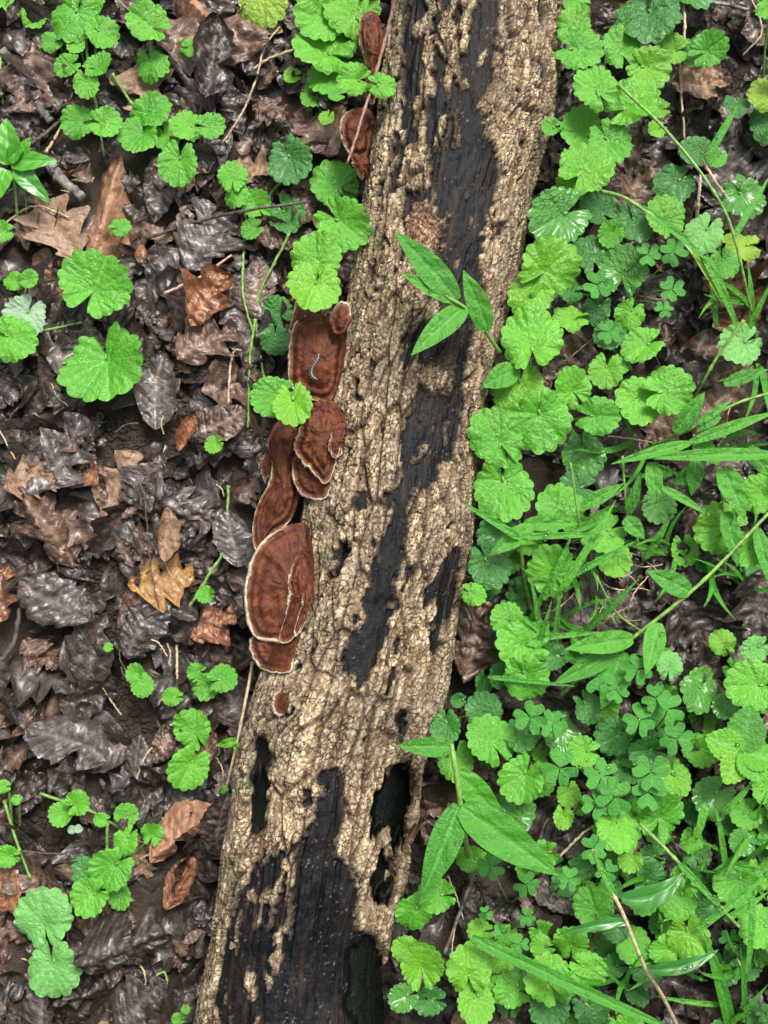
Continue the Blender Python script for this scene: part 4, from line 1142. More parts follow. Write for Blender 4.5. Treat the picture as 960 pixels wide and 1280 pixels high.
RIGHT = [
    # label, base, leaves, z0, z1
    (f'{IV} column of long overlapping leaves against the upper bark edge', (728, 70), [(722, 2, 36, 0), (718, 28, 42, -90, 'y'), (724, 62, 58, 170), (743, 108, 56, -60)], 0.045, 0.065),
    (f'large dark glossy kidney leaf above smaller ivy', (812, 20), [(810, 22, 80, 80, 'd')], 0.045, 0.05),
    (f'{IV} trio fanned below the dark glossy kidney leaf', (800, 95), [(777, 60, 54, -80), (812, 86, 52, 160, 'y'), (793, 131, 64, 200)], 0.045, 0.06),
    (f'{IV} trio with a yellow-green oval leaf beside a dry stalk', (866, 70), [(866, 68, 36, 0, 'd'), (840, 62, 40, 0, 'y'), (887, 61, 46, -150)], 0.035, 0.05),
    (f'two small yellow-green ivy leaves by a white straw', (822, 150), [(822, 137, 28, 0, 'y'), (819, 163, 26, 30, 'y')], 0.03, 0.04),
    (f'{IV} pair joined by their notches beside a tilted smooth leaf', (742, 180), [(725, 163, 56, -30), (762, 180, 56, 120)], 0.04, 0.055),
    (f'tilted smooth yellow-green ivy leaf over a paler one', (725, 235), [(715, 232, 42, 0), (731, 211, 68, -130, 'y')], 0.042, 0.06),
    (f'tiny {IV} leaf pressed to the cracked bark edge', (690, 165), [(688, 158, 24, 0)], 0.03, 0.035),
    (f'large wet {IV} leaf with pale glare touching the bark', (705, 285), [(696, 272, 78, 30, 'w')], 0.055, 0.062),
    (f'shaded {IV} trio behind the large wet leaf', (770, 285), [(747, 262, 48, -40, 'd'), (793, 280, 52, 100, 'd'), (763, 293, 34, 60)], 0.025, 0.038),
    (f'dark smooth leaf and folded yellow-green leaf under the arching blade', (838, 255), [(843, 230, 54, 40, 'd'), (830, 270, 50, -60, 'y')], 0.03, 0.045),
    (f'glossy dark leaf pair by the long grass stem', (880, 200), [(870, 190, 44, 0, 'd'), (895, 197, 26, 40)], 0.035, 0.045),
    (f'bluish round ivy leaf on a thin grass leaf', (921, 135), [(921, 131, 34, 90, 'd')], 0.03, 0.035),
    (f'yellow-mottled leaf above wet purplish litter', (957, 120), [(957, 118, 46, 0, 'o'), (958, 12, 26, 0)], 0.035, 0.045),
    (f'two mottled pale and yellowing ivy leaves crossed by grass', (905, 300), [(880, 293, 50, 60, 'p'), (927, 305, 48, 0, 'o'), (905, 330, 40, 100)], 0.035, 0.05),
    (f'glossy folded dark leaf beside straw', (930, 255), [(930, 248, 54, 120, 'w')], 0.035, 0.045),
    (f'two broad yellow-green ivy leaves overlapping on the bark edge', (680, 350), [(664, 368, 62, 45, 'y'), (688, 333, 74, -140, 'y')], 0.055, 0.065),
    (f'round flat {IV} leaf with its notch towards the log end', (665, 430), [(665, 423, 82, -90)], 0.058, 0.062),
    (f'smooth yellow-green ivy leaf above a hidden grass leaf', (648, 480), [(648, 487, 66, 80, 'y')], 0.050, 0.056),
    (f'bluish ivy cluster under the clover leaflets', (750, 360), [(713, 363, 32, 0, 'd'), (740, 317, 52, -80, 'd'), (746, 388, 40, 60, 'd'), (780, 337, 60, -100, 'w'), (712, 398, 42, 0, 'y')], 0.028, 0.042),
    (f'{IV} trio beside dark wet leaf below the clover', (790, 420), [(787, 393, 38, 60), (760, 421, 40, 30, 'd'), (802, 433, 50, 20)], 0.03, 0.045),
    (f'small heart shaped yellow-green ivy leaf in a dark gap', (757, 465), [(775, 455, 28, 0), (757, 465, 42, 80, 'y')], 0.035, 0.045),
    (f'two neat {IV} leaves side by side with notches meeting', (818, 495), [(798, 502, 60, 10), (836, 488, 58, -170)], 0.045, 0.055),
    (f'{IV} fan of four big leaves beside the bark opposite double bracket', (680, 530), [(715, 483, 54, -60), (748, 520, 52, 175), (620, 545, 72, -60), (675, 528, 78, 95)], 0.048, 0.064),
    (f'heart shaped pale {IV} leaf over a thin grass blade', (632, 600), [(630, 612, 80, 95)], 0.055, 0.06),
    (f'wet crinkled ivy leaf with red stalk', (730, 565), [(730, 570, 56, 100, 'w')], 0.03, 0.036),
    (f'{IV} cluster veiled by crossing grass blades', (710, 680), [(720, 610, 44, 0, 'd'), (700, 637, 66, -90), (753, 667, 54, 30), (767, 700, 48, 120, 'y'), (690, 712, 66, -60)], 0.03, 0.048),
    (f'three darker ivy leaves hugging the bark below the thin blade', (610, 700), [(623, 670, 52, 0, 'd'), (612, 708, 56, 120, 'd'), (592, 743, 32, 150)], 0.04, 0.055),
    (f'pale yellowish ivy leaf under grass leaves', (823, 633), [(823, 633, 44, 90, 'p')], 0.02, 0.024),
    (f'yellow-green glossy ivy leaf behind a hanging grass leaf', (905, 655), [(949, 617, 48, 0), (898, 660, 64, 0, 'y'), (935, 690, 40, 60)], 0.03, 0.045),
    (f'round pitted ivy leaf with small holes by a wet brown leaf', (925, 435), [(925, 431, 56, 30, 'p')], 0.035, 0.04),
    (f'{IV} stack of five leaves above the dark gap by the log', (655, 810), [(625, 845, 32, 0, 'd'), (690, 820, 36, 0, 'd'), (633, 773, 40, -45), (672, 793, 34, 60), (650, 807, 68, 0), (658, 848, 56, 110)], 0.035, 0.055),
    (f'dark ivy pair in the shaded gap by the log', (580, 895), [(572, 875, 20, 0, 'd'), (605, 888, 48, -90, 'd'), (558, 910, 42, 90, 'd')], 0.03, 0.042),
    (f'bright fan shaped {IV} leaf over a shaded one', (625, 925), [(650, 920, 46, 20, 'd'), (613, 923, 60, -60)], 0.035, 0.05),
    (f'round {IV} leaf behind the broad grass stem', (570, 960), [(570, 952, 48, 90)], 0.032, 0.038),
    (f'{IV} leaf over a wet dark one above the broad blade', (648, 995), [(642, 1013, 56, -120, 'w'), (652, 975, 60, 60)], 0.032, 0.05),
    (f'frosted ivy leaves among dewy clover', (730, 918), [(767, 920, 48, 30, 'd'), (702, 917, 50, 90, 'w'), (728, 940, 40, 0), (735, 885, 40, 120, 'd')], 0.028, 0.04),
    (f'two tiny round yellow-green ivy leaves one above other', (708, 1008), [(710, 993, 32, 90, 'y'), (704, 1022, 30, 90, 'y')], 0.028, 0.036),
    (f'small pale ivy leaf by the grass leaf tip', (835, 835), [(830, 820, 24, 0, 'y'), (837, 831, 36, -100, 'p')], 0.03, 0.038),
    (f'bluish crinkled ivy pair beside wet black ground', (880, 872), [(906, 883, 34, 60, 'w'), (873, 866, 50, 60, 'w')], 0.03, 0.04),
    (f'large pale green {IV} leaf above the toothed leaf', (942, 860), [(944, 812, 36, 30, 'p'), (940, 857, 64, 0)], 0.045, 0.055),
    (f'heart shaped yellow-green leaf by dry stalks', (903, 805), [(903, 803, 32, -60, 'y')], 0.03, 0.035),
    (f'frosted round ivy leaf below the toothed leaf', (892, 998), [(890, 996, 50, 40, 'w')], 0.03, 0.035),
    (f'ivy leaves shaded behind thin stems at the plot edge', (930, 1035), [(933, 1018, 42, 30), (926, 1053, 32, 0, 'w'), (958, 985, 40, 0)], 0.028, 0.04),
    (f'{IV} trio under the wide clover leaflets', (825, 995), [(807, 938, 44, 0, 'd'), (841, 975, 48, 90, 'y'), (828, 1016, 60, -110)], 0.03, 0.045),
    (f'pair of {IV} leaves under a grass node', (778, 1045), [(764, 1036, 46, 0), (788, 1076, 30, 60, 'y'), (773, 1037, 56, 90)], 0.03, 0.05),
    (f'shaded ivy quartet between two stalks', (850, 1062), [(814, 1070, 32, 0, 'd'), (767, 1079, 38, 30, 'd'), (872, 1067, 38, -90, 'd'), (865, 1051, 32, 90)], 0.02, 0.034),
    (f'round ivy leaf in the gap left of broad blade tip', (592, 1078), [(589, 1074, 38, 0), (680, 1067, 36, 20)], 0.03, 0.04),
    (f'{IV} pair below the hanging broad blade beside the log holes', (530, 1130), [(544, 1119, 46, 0), (517, 1142, 48, 60)], 0.04, 0.052),
    (f'yellow-green {IV} pair over a half eaten leaf', (520, 1200), [(507, 1186, 36, 0, 'y'), (528, 1203, 60, -90, 'y')], 0.04, 0.055),
    (f'neat round {IV} leaf with one clean notch', (588, 1215), [(586, 1210, 58, -90, 'y')], 0.045, 0.05),
    (f'bright {IV} leaf below the neat round one', (594, 1250), [(622, 1236, 36, 0), (594, 1256, 52, 90, 'y')], 0.035, 0.045),
    (f'half eaten leaf with water beads next to black wood', (515, 1250), [(536, 1249, 38, 0, 'd'), (503, 1247, 36, 20, 'w')], 0.03, 0.038),
    (f'little yellow-green ivy leaves around small clover', (625, 1180), [(599, 1164, 30, 0, 'y'), (633, 1172, 30, 60, 'y'), (627, 1202, 32, 30, 'y')], 0.028, 0.038),
    (f'{IV} group under the wide wet grass blade', (680, 1235), [(686, 1258, 52, 60, 'd'), (640, 1238, 44, 0), (695, 1231, 52, 0), (683, 1222, 60, -60, 'y')], 0.03, 0.05),
    (f'insect bitten kidney shaped ivy leaf under grass', (740, 1140), [(742, 1132, 54, -75)], 0.035, 0.04),
    (f'folded ivy leaves under the twisted dark blade', (712, 1180), [(677, 1183, 30, 0, 'y'), (714, 1177, 44, -90), (770, 1161, 34, 20, 'd')], 0.03, 0.04),
    (f'smooth broad leaf pair by the twisted dark blade', (835, 1130), [(805, 1126, 38, 30), (884, 1134, 34, 0, 'd'), (848, 1126, 50, 60)], 0.035, 0.048),
    (f'{IV} group in front of the straw coloured stem', (800, 1195), [(767, 1207, 34, 0, 'd'), (808, 1213, 38, 60, 'd'), (791, 1181, 48, 120), (736, 1212, 46, 150)], 0.025, 0.04),
    (f'bright ivy leaf behind the straw coloured stem', (855, 1180), [(832, 1187, 42, 0), (861, 1172, 54, 100, 'y')], 0.035, 0.045),
    (f'broad ivy leaf under crossing wet blades', (925, 1110), [(919, 1105, 56, 40), (948, 1158, 58, 0)], 0.03, 0.045),
    (f'dull green ivy leaf on brown soil', (740, 1265), [(740, 1262, 48, 140, 'd')], 0.03, 0.035),
]
for a in RIGHT:
    ivy_plant(a[0], a[1], a[2], a[3], a[4], 'ground ivy in the green thicket', None)

# low shaded plants filling the thicket and carrying it on past the picture
fill = []
random.seed(99)
for i in range(900):
    px, py = random.uniform(600, 1300), random.uniform(-320, 1600)
    inside = -20 < px < 980 and -20 < py < 1300
    q = P(px, py, 0.015)
    xc, rx = log_x(q.y)
    if q.x < xc + rx + 0.014: continue
    if inside and (soil_w(px, py) > 0 or py < 690 or (700 < px < 860 and 700 < py < 800)): continue
    md = 37 if inside else 56
    if any((px - a) ** 2 + (py - b) ** 2 < md * md for a, b, _ in fill): continue
    fill.append((px, py, inside))
for px, py, inside in fill:
    n = random.choice([1, 2, 2, 3])
    lv = [(px + random.gauss(0, 16), py + random.gauss(0, 16), random.uniform(24, 42) if inside else random.uniform(36, 66), random.uniform(0, 360), random.choice('nndd')) for _ in range(n)]
    ivy_plant(f"low shaded ground ivy of {['', 'one', 'two', 'three'][n]} small {'dark' if lv[-1][4] == 'd' else 'green'} {'leaf' if n == 1 else 'leaves'} under taller thicket leaves" if inside else 'ground ivy growing thickly beyond the log', (px, py), lv, 0.012, 0.024 if inside else 0.045,
              f"low shaded {'dark' if lv[-1][4] == 'd' else 'green'} ivy of {['', 'one', 'two', 'three'][n]} leaves" if inside else 'ground ivy farther off')
for i in range(46):
    px, py = random.uniform(-340, -30), random.uniform(-300, 1580)
    lv = [(px + random.gauss(0, 26), py + random.gauss(0, 26), random.uniform(30, 66), random.uniform(0, 360), random.choice('nny')) for _ in range(random.choice([1, 2, 3]))]
    ivy_plant('loose ground ivy on litter away from the log', (px, py), lv, 0.014, 0.034, 'ground ivy farther off on the litter')

# ================================================================== GRASS AND LANCE LEAVES
def blade_mesh(base, tip, width, arch, off, n=26, m=11, kind='lance', fold=0.25, side=0.0, twist=0.0):
    base, tip = Vector(base), Vector(tip)
    up = Vector((0, 0, 1))
    ax = (tip - base); L = ax.length; ax.normalize()
    lat = ax.cross(up).normalized()
    V, ve = [], []
    for i in range(n):
        s = i / (n - 1)
        p = base.lerp(tip, s) + up * arch * L * 4 * s * (1 - s) + lat * side * L * 4 * s * (1 - s)
        if kind == 'lance': w = math.sin(math.pi * (0.05 + 0.95 * s) ** 0.72) ** 0.85
        elif kind == 'ovate': w = math.sin(math.pi * (0.03 + 0.97 * s) ** 0.62) ** 0.8
        else: w = min(1, (s * 6 + 0.5)) * (1 - s ** 3) ** 0.9
        w = max(w, 0.03) * width / 2
        tw = twist * (s - 0.3)
        nr = (lat * math.cos(tw) + up * math.sin(tw))
        nu_ = (up * math.cos(tw) - lat * math.sin(tw))
        for j in range(m):
            t = j / (m - 1) * 2 - 1
            q = p + nr * t * w + nu_ * (fold * abs(t) * w + 0.05 * w * math.sin(9 * s + 2 * t) - (0.10 * w if j == m // 2 else 0) + (0.035 * w if j % 2 else 0) + 0.06 * w * math.sin(23 * s + 5 * t))
            V.append(tuple(q - off)); ve.append(0.8 if j == m // 2 else (0.16 if j % 2 else 0.0))
    return mesh('blade', V, gridF(n, m), {'vein': np.array(ve)})

def grass(label, stems, blades, name='stilt_grass', m='grass', stem_m='stem', group=None, cat='plant'):
    """stems: (points[(px,py,z)], width px); blades: (base(px,py,z), tip(px,py,z), width px, options)"""
    ref = (stems[0][0] if stems else blades[0])[0]
    b = P(*ref)
    off = Vector((b.x, b.y, max(0.0, float(ground_z(b.x, b.y)))))
    root = empty(name, off, label, cat, group)
    for pts, w in stems:
        r = w * 0.00052 / 2
        V, F = tube([P(*p) - off for p in pts], r, r * 0.8, max(10, len(pts) * 7), 7, nodes=14)
        link('stem', mesh('stem', V, F), M[stem_m], root)
    for bl in blades:
        bs, tp, w = bl[:3]
        kw = dict(bl[3]) if len(bl) > 3 else {}
        mm = kw.pop('m', m)
        arch = kw.pop('arch', 0.06)
        o = link('leaf', blade_mesh(P(*bs), P(*tp), w * mpp(bs[1], (bs[2] + tp[2]) / 2), arch, off, **kw), M[mm], root)
        LEAVES.append((o, off, 999))
    return root

grass('lance leaved grass sprig lying across the black groove of the log', [([(624, 440, .060), (602, 408, .086), (580, 384, .100), (556, 370, .106)], 5)], [
    ((571, 377, .102), (494, 290, .115), 36), ((564, 376, .104), (501, 342, .112), 19), ((581, 384, .099), (514, 444, .105), 32), ((609, 414, .088), (579, 338, .106), 30)])
grass('broad bladed grass sprig hanging beside the holes in the log', [([(590, 1100, .01), (582, 1050, .045), (576, 1008, .075), (571, 970, .080), (564, 930, .080)], 7)], [
    ((566, 934, .080), (496, 932, .078), 25), ((572, 965, .078), (632, 1030, .062), 34, {'arch': .04}), ((574, 1006, .076), (526, 1124, .070), 40), ((577, 1009, .078), (698, 1094, .072), 50, {'arch': .05})])
grass('grass with a long slanting stem and short lance leaves over grey-brown leaf', [([(700, 870, .02), (745, 830, .04), (790, 798, .055), (862, 741, .062), (905, 700, .064), (962, 640, .064)], 5)], [
    ((863, 741, .062), (808, 713, .066), 28), ((791, 798, .056), (707, 811, .064), 28), ((822, 778, .058), (807, 843, .066), 28), ((774, 812, .05), (690, 856, .056), 26), ((777, 814, .05), (752, 886, .05), 36)])
grass('dense wet grass with beaded blades arching over dark litter', [
    ([(816, 556, .03), (845, 545, .045), (873, 531, .055), (917, 506, .06), (965, 490, .06)], 4),
    ([(930, 400, .07), (900, 441, .06), (880, 475, .05), (866, 500, .03)], 4), ([(906, 720, .01), (904, 640, .04), (900, 590, .06)], 4)], [
    ((844, 541, .05), (881, 490, .06), 23), ((862, 554, .062), (764, 580, .066), 15, {'kind': 'lance'}), ((862, 553, .062), (972, 514, .07), 15), ((965, 568, .07), (798, 573, .064), 17),
    ((814, 578, .06), (820, 632, .055), 22), ((868, 552, .058), (899, 581, .055), 26), ((902, 585, .062), (931, 650, .06), 32), ((906, 640, .055), (922, 708, .05), 24),
    ((827, 609, .058), (884, 643, .06), 11), ((870, 575, .06), (864, 620, .05), 22), ((905, 480, .062), (960, 462, .065), 17), ((900, 520, .062), (870, 540, .058), 12),
    ((935, 560, .06), (965, 600, .055), 22), ((872, 530, .06), (915, 500, .062), 10), ((945, 660, .05), (965, 740, .045), 20), ((870, 590, .055), (840, 605, .05), 20)])
grass('thin upright grass between ivy with narrow crossing leaves', [([(808, 715, .01), (795, 670, .03), (784, 641, .045), (778, 570, .06)], 3.5)], [
    ((727, 634, .052), (779, 605, .056), 18), ((786, 643, .046), (801, 590, .055), 13), ((806, 700, .03), (841, 640, .045), 9), ((781, 648, .046), (806, 674, .045), 22), ((784, 641, .046), (790, 610, .055), 10)])
grass('narrow grass blades laid over ivy beside the bark', [([(666, 772, .01), (655, 720, .035), (650, 672, .062)], 5), ([(733, 700, .02), (724, 650, .05), (713, 578, .064)], 3)], [
    ((650, 673, .064), (578, 629, .070), 10, {'kind': 'grass'}), ((652, 671, .063), (756, 669, .062), 9, {'kind': 'grass'}), ((664, 658, .060), (612, 694, .060), 24), ((655, 655, .058), (722, 655, .056), 20),
    ((713, 720, .05), (795, 676, .056), 9, {'kind': 'grass'}), ((680, 750, .045), (714, 670, .056), 9, {'kind': 'grass'}), ((700, 740, .05), (770, 625, .06), 10, {'kind': 'grass'}), ((660, 780, .03), (700, 700, .056), 7, {'kind': 'grass'})])
grass('grass tuft with dark blades below ivy and grey-brown leaf', [([(745, 720, .05), (770, 765, .035), (800, 788, .03), (818, 800, .02)], 3)], [
    ((670, 850, .02), (660, 715, .05), 8, {'kind': 'grass', 'side': .05}), ((690, 830, .02), (700, 730, .05), 8, {'kind': 'grass'}), ((720, 800, .02), (800, 722, .05), 9, {'kind': 'grass'}), ((640, 800, .04), (755, 790, .05), 8, {'kind': 'grass'}),
    ((610, 846, .05), (720, 858, .055), 6, {'kind': 'grass'}), ((660, 845, .03), (690, 750, .06), 8, {'kind': 'grass'}), ((720, 830, .03), (640, 760, .055), 8, {'kind': 'grass'})])
grass('long arching grass stem sweeping past mottled leaves', [([(752, 86, .05), (790, 122, .066), (827, 157, .074), (873, 212, .078), (905, 262, .074), (920, 305, .068), (935, 370, .05), (950, 440, .01)], 4)], [
    ((888, 190, .06), (922, 131, .06), 10, {'kind': 'grass'}), ((915, 300, .066), (962, 220, .06), 8, {'kind': 'grass'})])
grass('flat arching grass blade leaving the thicket at the log', [([(752, 239, .055), (780, 247, .062), (807, 264, .064), (830, 278, .064)], 5)], [
    ((806, 262, .064), (885, 328, .06), 11, {'kind': 'grass'}), ((880, 320, .06), (925, 420, .04), 12, {'kind': 'grass'}), ((850, 292, .058), (905, 385, .05), 7, {'kind': 'grass', 'm': 'o'}), ((895, 410, .03), (880, 300, .055), 7, {'kind': 'grass'}), ((940, 420, .03), (935, 330, .055), 8, {'kind': 'grass'}), ((925, 430, .03), (965, 350, .055), 8, {'kind': 'grass'})])
grass('grass with a straw coloured stem and twisted dark leaves', [([(850, 1290, .01), (828, 1245, .035), (805, 1207, .055), (779, 1143, .066), (755, 1095, .068), (740, 1062, .066)], 5)], [
    ((776, 1123, .066), (856, 1090, .064), 28, {'side': .12, 'twist': .5, 'm': 'd'}), ((785, 1152, .064), (694, 1170, .062), 14, {'twist': .5, 'm': 'd', 'side': .05}), ((811, 1212, .056), (898, 1187, .056), 18, {'twist': .4, 'm': 'd', 'side': .06}),
    ((770, 1125, .068), (740, 1060, .068), 9, {'kind': 'grass'})], stem_m='straw')
grass('wide wet grass blade with water beads crossing the lower thicket', [], [((590, 1172, .055), (870, 1300, .068), 17, {'kind': 'grass', 'arch': .03}), ((850, 1290, .066), (900, 1310, .06), 12, {'kind': 'grass'})])
grass('knotted green grass stem running to the plot edge', [([(800, 1030, .05), (826, 1055, .058), (849, 1079, .06), (873, 1104, .06), (896, 1129, .058), (925, 1160, .05)], 4.5)], [
    ((872, 1161, .052), (968, 1084, .056), 9, {'kind': 'grass'}), ((849, 1079, .062), (905, 1140, .06), 9, {'kind': 'grass'}), ((940, 1128, .055), (931, 1233, .045), 9, {'kind': 'grass'}), ((905, 1150, .05), (960, 1115, .055), 9, {'kind': 'grass'})])
grass('upright grass clump of flat blades on brown soil', [], [
    ((915, 1290, .01), (880, 1165, .05), 17, {'kind': 'grass'}), ((906, 1080, .04), (895, 1012, .05), 8, {'kind': 'grass'}), ((881, 1005, .05), (868, 1056, .045), 11, {'kind': 'grass'}), ((905, 1016, .045), (940, 978, .05), 10, {'kind': 'grass'}),
    ((902, 1256, .02), (818, 1245, .03), 7, {'kind': 'grass'}), ((930, 1290, .01), (925, 1180, .045), 8, {'kind': 'grass'}), ((900, 1290, .01), (960, 1230, .04), 8, {'kind': 'grass'}), ((905, 1080, .04), (965, 1090, .05), 8, {'kind': 'grass'})])
for px, py in [(1010, 100), (1040, 330), (1060, 560), (1030, 800), (1080, 1000), (1020, 1250), (1150, 450), (1160, 900), (820, -120), (900, 1400), (700, 1420)]:
    grass('leafy grass tuft growing beyond the log', [([(px, py, .005), (px + 8, py - 30, .04), (px + 20, py - 70, .055)], 4)], [
        ((px + 8, py - 30, .04), (px + 60 * math.cos(a) + 8, py - 30 + 60 * math.sin(a), .055), random.uniform(12, 26)) for a in [random.uniform(0, 6.28) for _ in range(6)]], group='grass tufts farther off')
grass('smooth leaved weed with pointed glossy leaves over a pale tan leaf', [([(24, 300, .004), (20, 250, .02), (16, 208, .034)], 4), ([(33, 290, .004), (32, 250, .015), (24, 215, .03)], 3)], [
    ((12, 206, .034), (8, 148, .038), 36, {'kind': 'ovate'}), ((8, 212, .033), (-8, 256, .03), 28, {'kind': 'ovate'}), ((25, 200, .035), (38, 172, .04), 18, {'kind': 'ovate'}), ((14, 203, .036), (72, 202, .038), 26, {'kind': 'ovate', 'fold': .1}),
    ((20, 211, .034), (63, 254, .03), 24, {'kind': 'ovate', 'm': 'w'}), ((10, 200, .036), (30, 185, .042), 22, {'kind': 'ovate'})], name='broadleaf_weed', m='n')
grass('pale twig shoot with two tiny leaves along the log flank', [([(316, 828, .03), (307, 875, .035), (298, 920, .034), (290, 955, .03), (282, 988, .024)], 4)], [
    ((296, 926, .034), (270, 932, .03), 12, {'kind': 'ovate'}), ((296, 928, .034), (297, 944, .032), 9, {'kind': 'ovate'}), ((282, 982, .026), (279, 995, .024), 9, {'kind': 'ovate'})], name='twig_shoot', m='y', stem_m='straw')
grass('pointed green leaf poking from under ivy beside the bark', [([(640, 480, .03), (644, 470, .05)], 3)], [((646, 462, .056), (602, 484, .056), 32)], name='stilt_grass')

# fine blades woven through the thicket, each rooted tuft a plant of its own
random.seed(41)
TUFTS = [(800, 560), (850, 600), (900, 560), (940, 620), (760, 640), (700, 700), (740, 730), (880, 700), (930, 740), (690, 770), (840, 690), (920, 1090), (880, 1140), (850, 1200), (930, 1200), (780, 1230), (950, 1040), (820, 1100), (950, 450), (930, 380)]
for i, (tx, ty) in enumerate(TUFTS):
    bl = []
    for k in range(random.choice([3, 4, 5])):
        a = random.uniform(0, 6.28); l = random.uniform(45, 95)
        x0, y0 = tx + random.uniform(-10, 10), ty + random.uniform(-10, 10)
        bl.append(((x0, y0, .012), (x0 + l * math.cos(a), y0 + l * math.sin(a) * 0.8, random.uniform(.04, .064)), random.uniform(4, 9), {'kind': 'grass', 'side': random.uniform(-.12, .12), 'twist': random.uniform(-.7, .7), 'arch': random.uniform(.02, .12)}))
    grass(f'fine grass tuft of {["three", "four", "five"][len(bl) - 3]} narrow blades woven through the thicket', [], bl, name='grass_tuft', group=f'fine grass tufts of {len(bl)} blades')

# ================================================================== CLOVER
def clover_mesh(seed):
    r = random.Random(seed)
    n, m = 9, 9
    V, ve = [], []
    for i in range(n):
        s = i / (n - 1)
        w = 0.33 * math.sin(math.pi * 0.5 * min(1, s * 1.15)) ** 0.9
        for j in range(m):
            t = j / (m - 1) * 2 - 1
            endx = 0.52 - 0.15 * math.exp(-(t * 3.0) ** 2) - 0.16 * max(0, abs(t) - 0.5) ** 1.3 * 2
            V.append((0.02 + s * endx, t * w, 0.10 * abs(t) * w + 0.05 * s * s * (1 if seed % 2 else -1)))
            ve.append(0.7 if j == m // 2 else 0.0)
    return mesh('leaflet', V, gridF(n, m), {'vein': np.array(ve)})
CLV = [clover_mesh(i) for i in range(4)]
def clover(label, base, leaves, z0=0.04, z1=0.058, group='clover plants'):
    bq = P(*base, 0.004); off = Vector((bq.x, bq.y, float(ground_z(bq.x, bq.y))))
    root = empty('wood_sorrel', off, label, 'plant', group)
    for k, (px, py, d) in enumerate(leaves):
        z = z0 + (z1 - z0) * random.random()
        c = P(px, py, z); size = d * mpp(py, z) * 0.88
        a0 = random.uniform(0, 360)
        for q in range(3):
            R = orient(a0 + q * 120 + random.uniform(-9, 9), random.uniform(0.0, 0.35), random.uniform(0, 6.28))
            o = link('leaflet', random.choice(CLV), M['clover'], root, c - off, R.to_euler(), size)
        LEAVES.append((o, off, 700))
        V, F = tube([c - off + Vector((0, 0, -.0005)), (c - off) * 0.55 + Vector((0, 0, 0.008)), Vector((0, 0, 0))], 0.0004, 0.0006, 10, 5)
        link('leaf_stalk', mesh('leaf_stalk', V, F), M['stem'], root)
clover('wood sorrel with heart leaflets on fine stalks beside black ground', (790, 375), [(810, 318, 34), (842, 316, 38), (840, 362, 36), (830, 386, 26)])
clover('wood sorrel leaves lying over bluish ivy', (752, 385), [(747, 356, 42), (762, 415, 34)], 0.045, 0.055)
clover('wood sorrel spray hanging under slanting grass leaves', (750, 880), [(747, 845, 48), (797, 837, 42), (770, 862, 36)], 0.05, 0.06)
clover('dewy wood sorrel patch of wide leaflets near frosted ivy', (810, 920), [(800, 900, 46), (835, 886, 48), (846, 924, 46), (820, 872, 40)], 0.05, 0.062)
clover('wood sorrel cluster above yellow-green bud leaves', (690, 940), [(663, 897, 46), (700, 960, 52), (752, 970, 48), (690, 905, 40)], 0.048, 0.06)
clover('wood sorrel with overlapping wide leaflets under the dewy patch', (800, 985), [(814, 965, 50), (810, 990, 48), (768, 996, 52), (745, 1005, 40)], 0.05, 0.062)
clover('small wood sorrel pair under the broad grass blade', (636, 1130), [(614, 1083, 38), (658, 1106, 36)], 0.04, 0.05)
clover('tiny wood sorrel seedlings among yellow-green ivy', (630, 1160), [(658, 1146, 26), (627, 1166, 26), (650, 1180, 26), (607, 1142, 20)], 0.042, 0.05)
clover('wood sorrel beside the straw coloured stem top', (735, 1095), [(711, 1099, 34), (741, 1061, 38), (758, 1089, 32)], 0.045, 0.055)
clover('single beaded wood sorrel leaf by upright blades', (913, 1185), [(913, 1175, 30)], 0.03, 0.036)

# ================================================================== TOOTHED TRIFOLIATE LEAF
def toothed_mesh(seed):
    n, m = 27, 9
    V, ve = [], []
    for i in range(n):
        s = i / (n - 1)
        w = 0.40 * math.sin(math.pi * (0.03 + 0.97 * s) ** 0.85) ** 0.75 + 0.012
        tooth = 0.035 * ((i % 3) / 2.0)
        for j in range(m):
            t = j / (m - 1) * 2 - 1
            ww = w + (tooth if abs(t) == 1 else 0)
            lat = abs(((s * 7 - abs(t) * 1.2) % 1) - 0.5) * 2
            V.append((s - 0.02 - 0.015 * abs(t) * (i % 3 == 0), t * ww, 0.10 * abs(t) * w + 0.03 * lat - 0.04 * s * s))
            ve.append(0.8 if j == m // 2 else 0.4 * max(0, 0.25 - lat) * 4)
    return mesh('leaflet', V, gridF(n, m), {'vein': np.array(ve)})
def strawberry():
    bq = P(930, 935, 0.004); off = Vector((bq.x, bq.y, float(ground_z(bq.x, bq.y))))
    root = empty('wild_strawberry', off, 'toothed three part leaf with strong wet white glare', 'plant')
    me = toothed_mesh(1)
    c = P(928, 938, 0.06)
    for ang, sz, mt, tl in ((160, 50, 'n', .12), (78, 58, 'w', .10), (-20, 46, 'n', .15), (-120, 48, 'y', .1), (-62, 44, 'n', .2)):
        R = orient(ang, tl, math.radians(ang) + 2)
        o = link('leaflet', me, M[mt], root, c - off, R.to_euler(), sz * mpp(930, .06))
        LEAVES.append((o, off, 930))
    V, F = tube([c - off, (c - off) * .5 + Vector((.003, 0, 0)), Vector((0, 0, 0))], 0.0008, 0.0011, 10, 6)
    link('leaf_stalk', mesh('leaf_stalk', V, F), M['stem'], root)
strawberry()

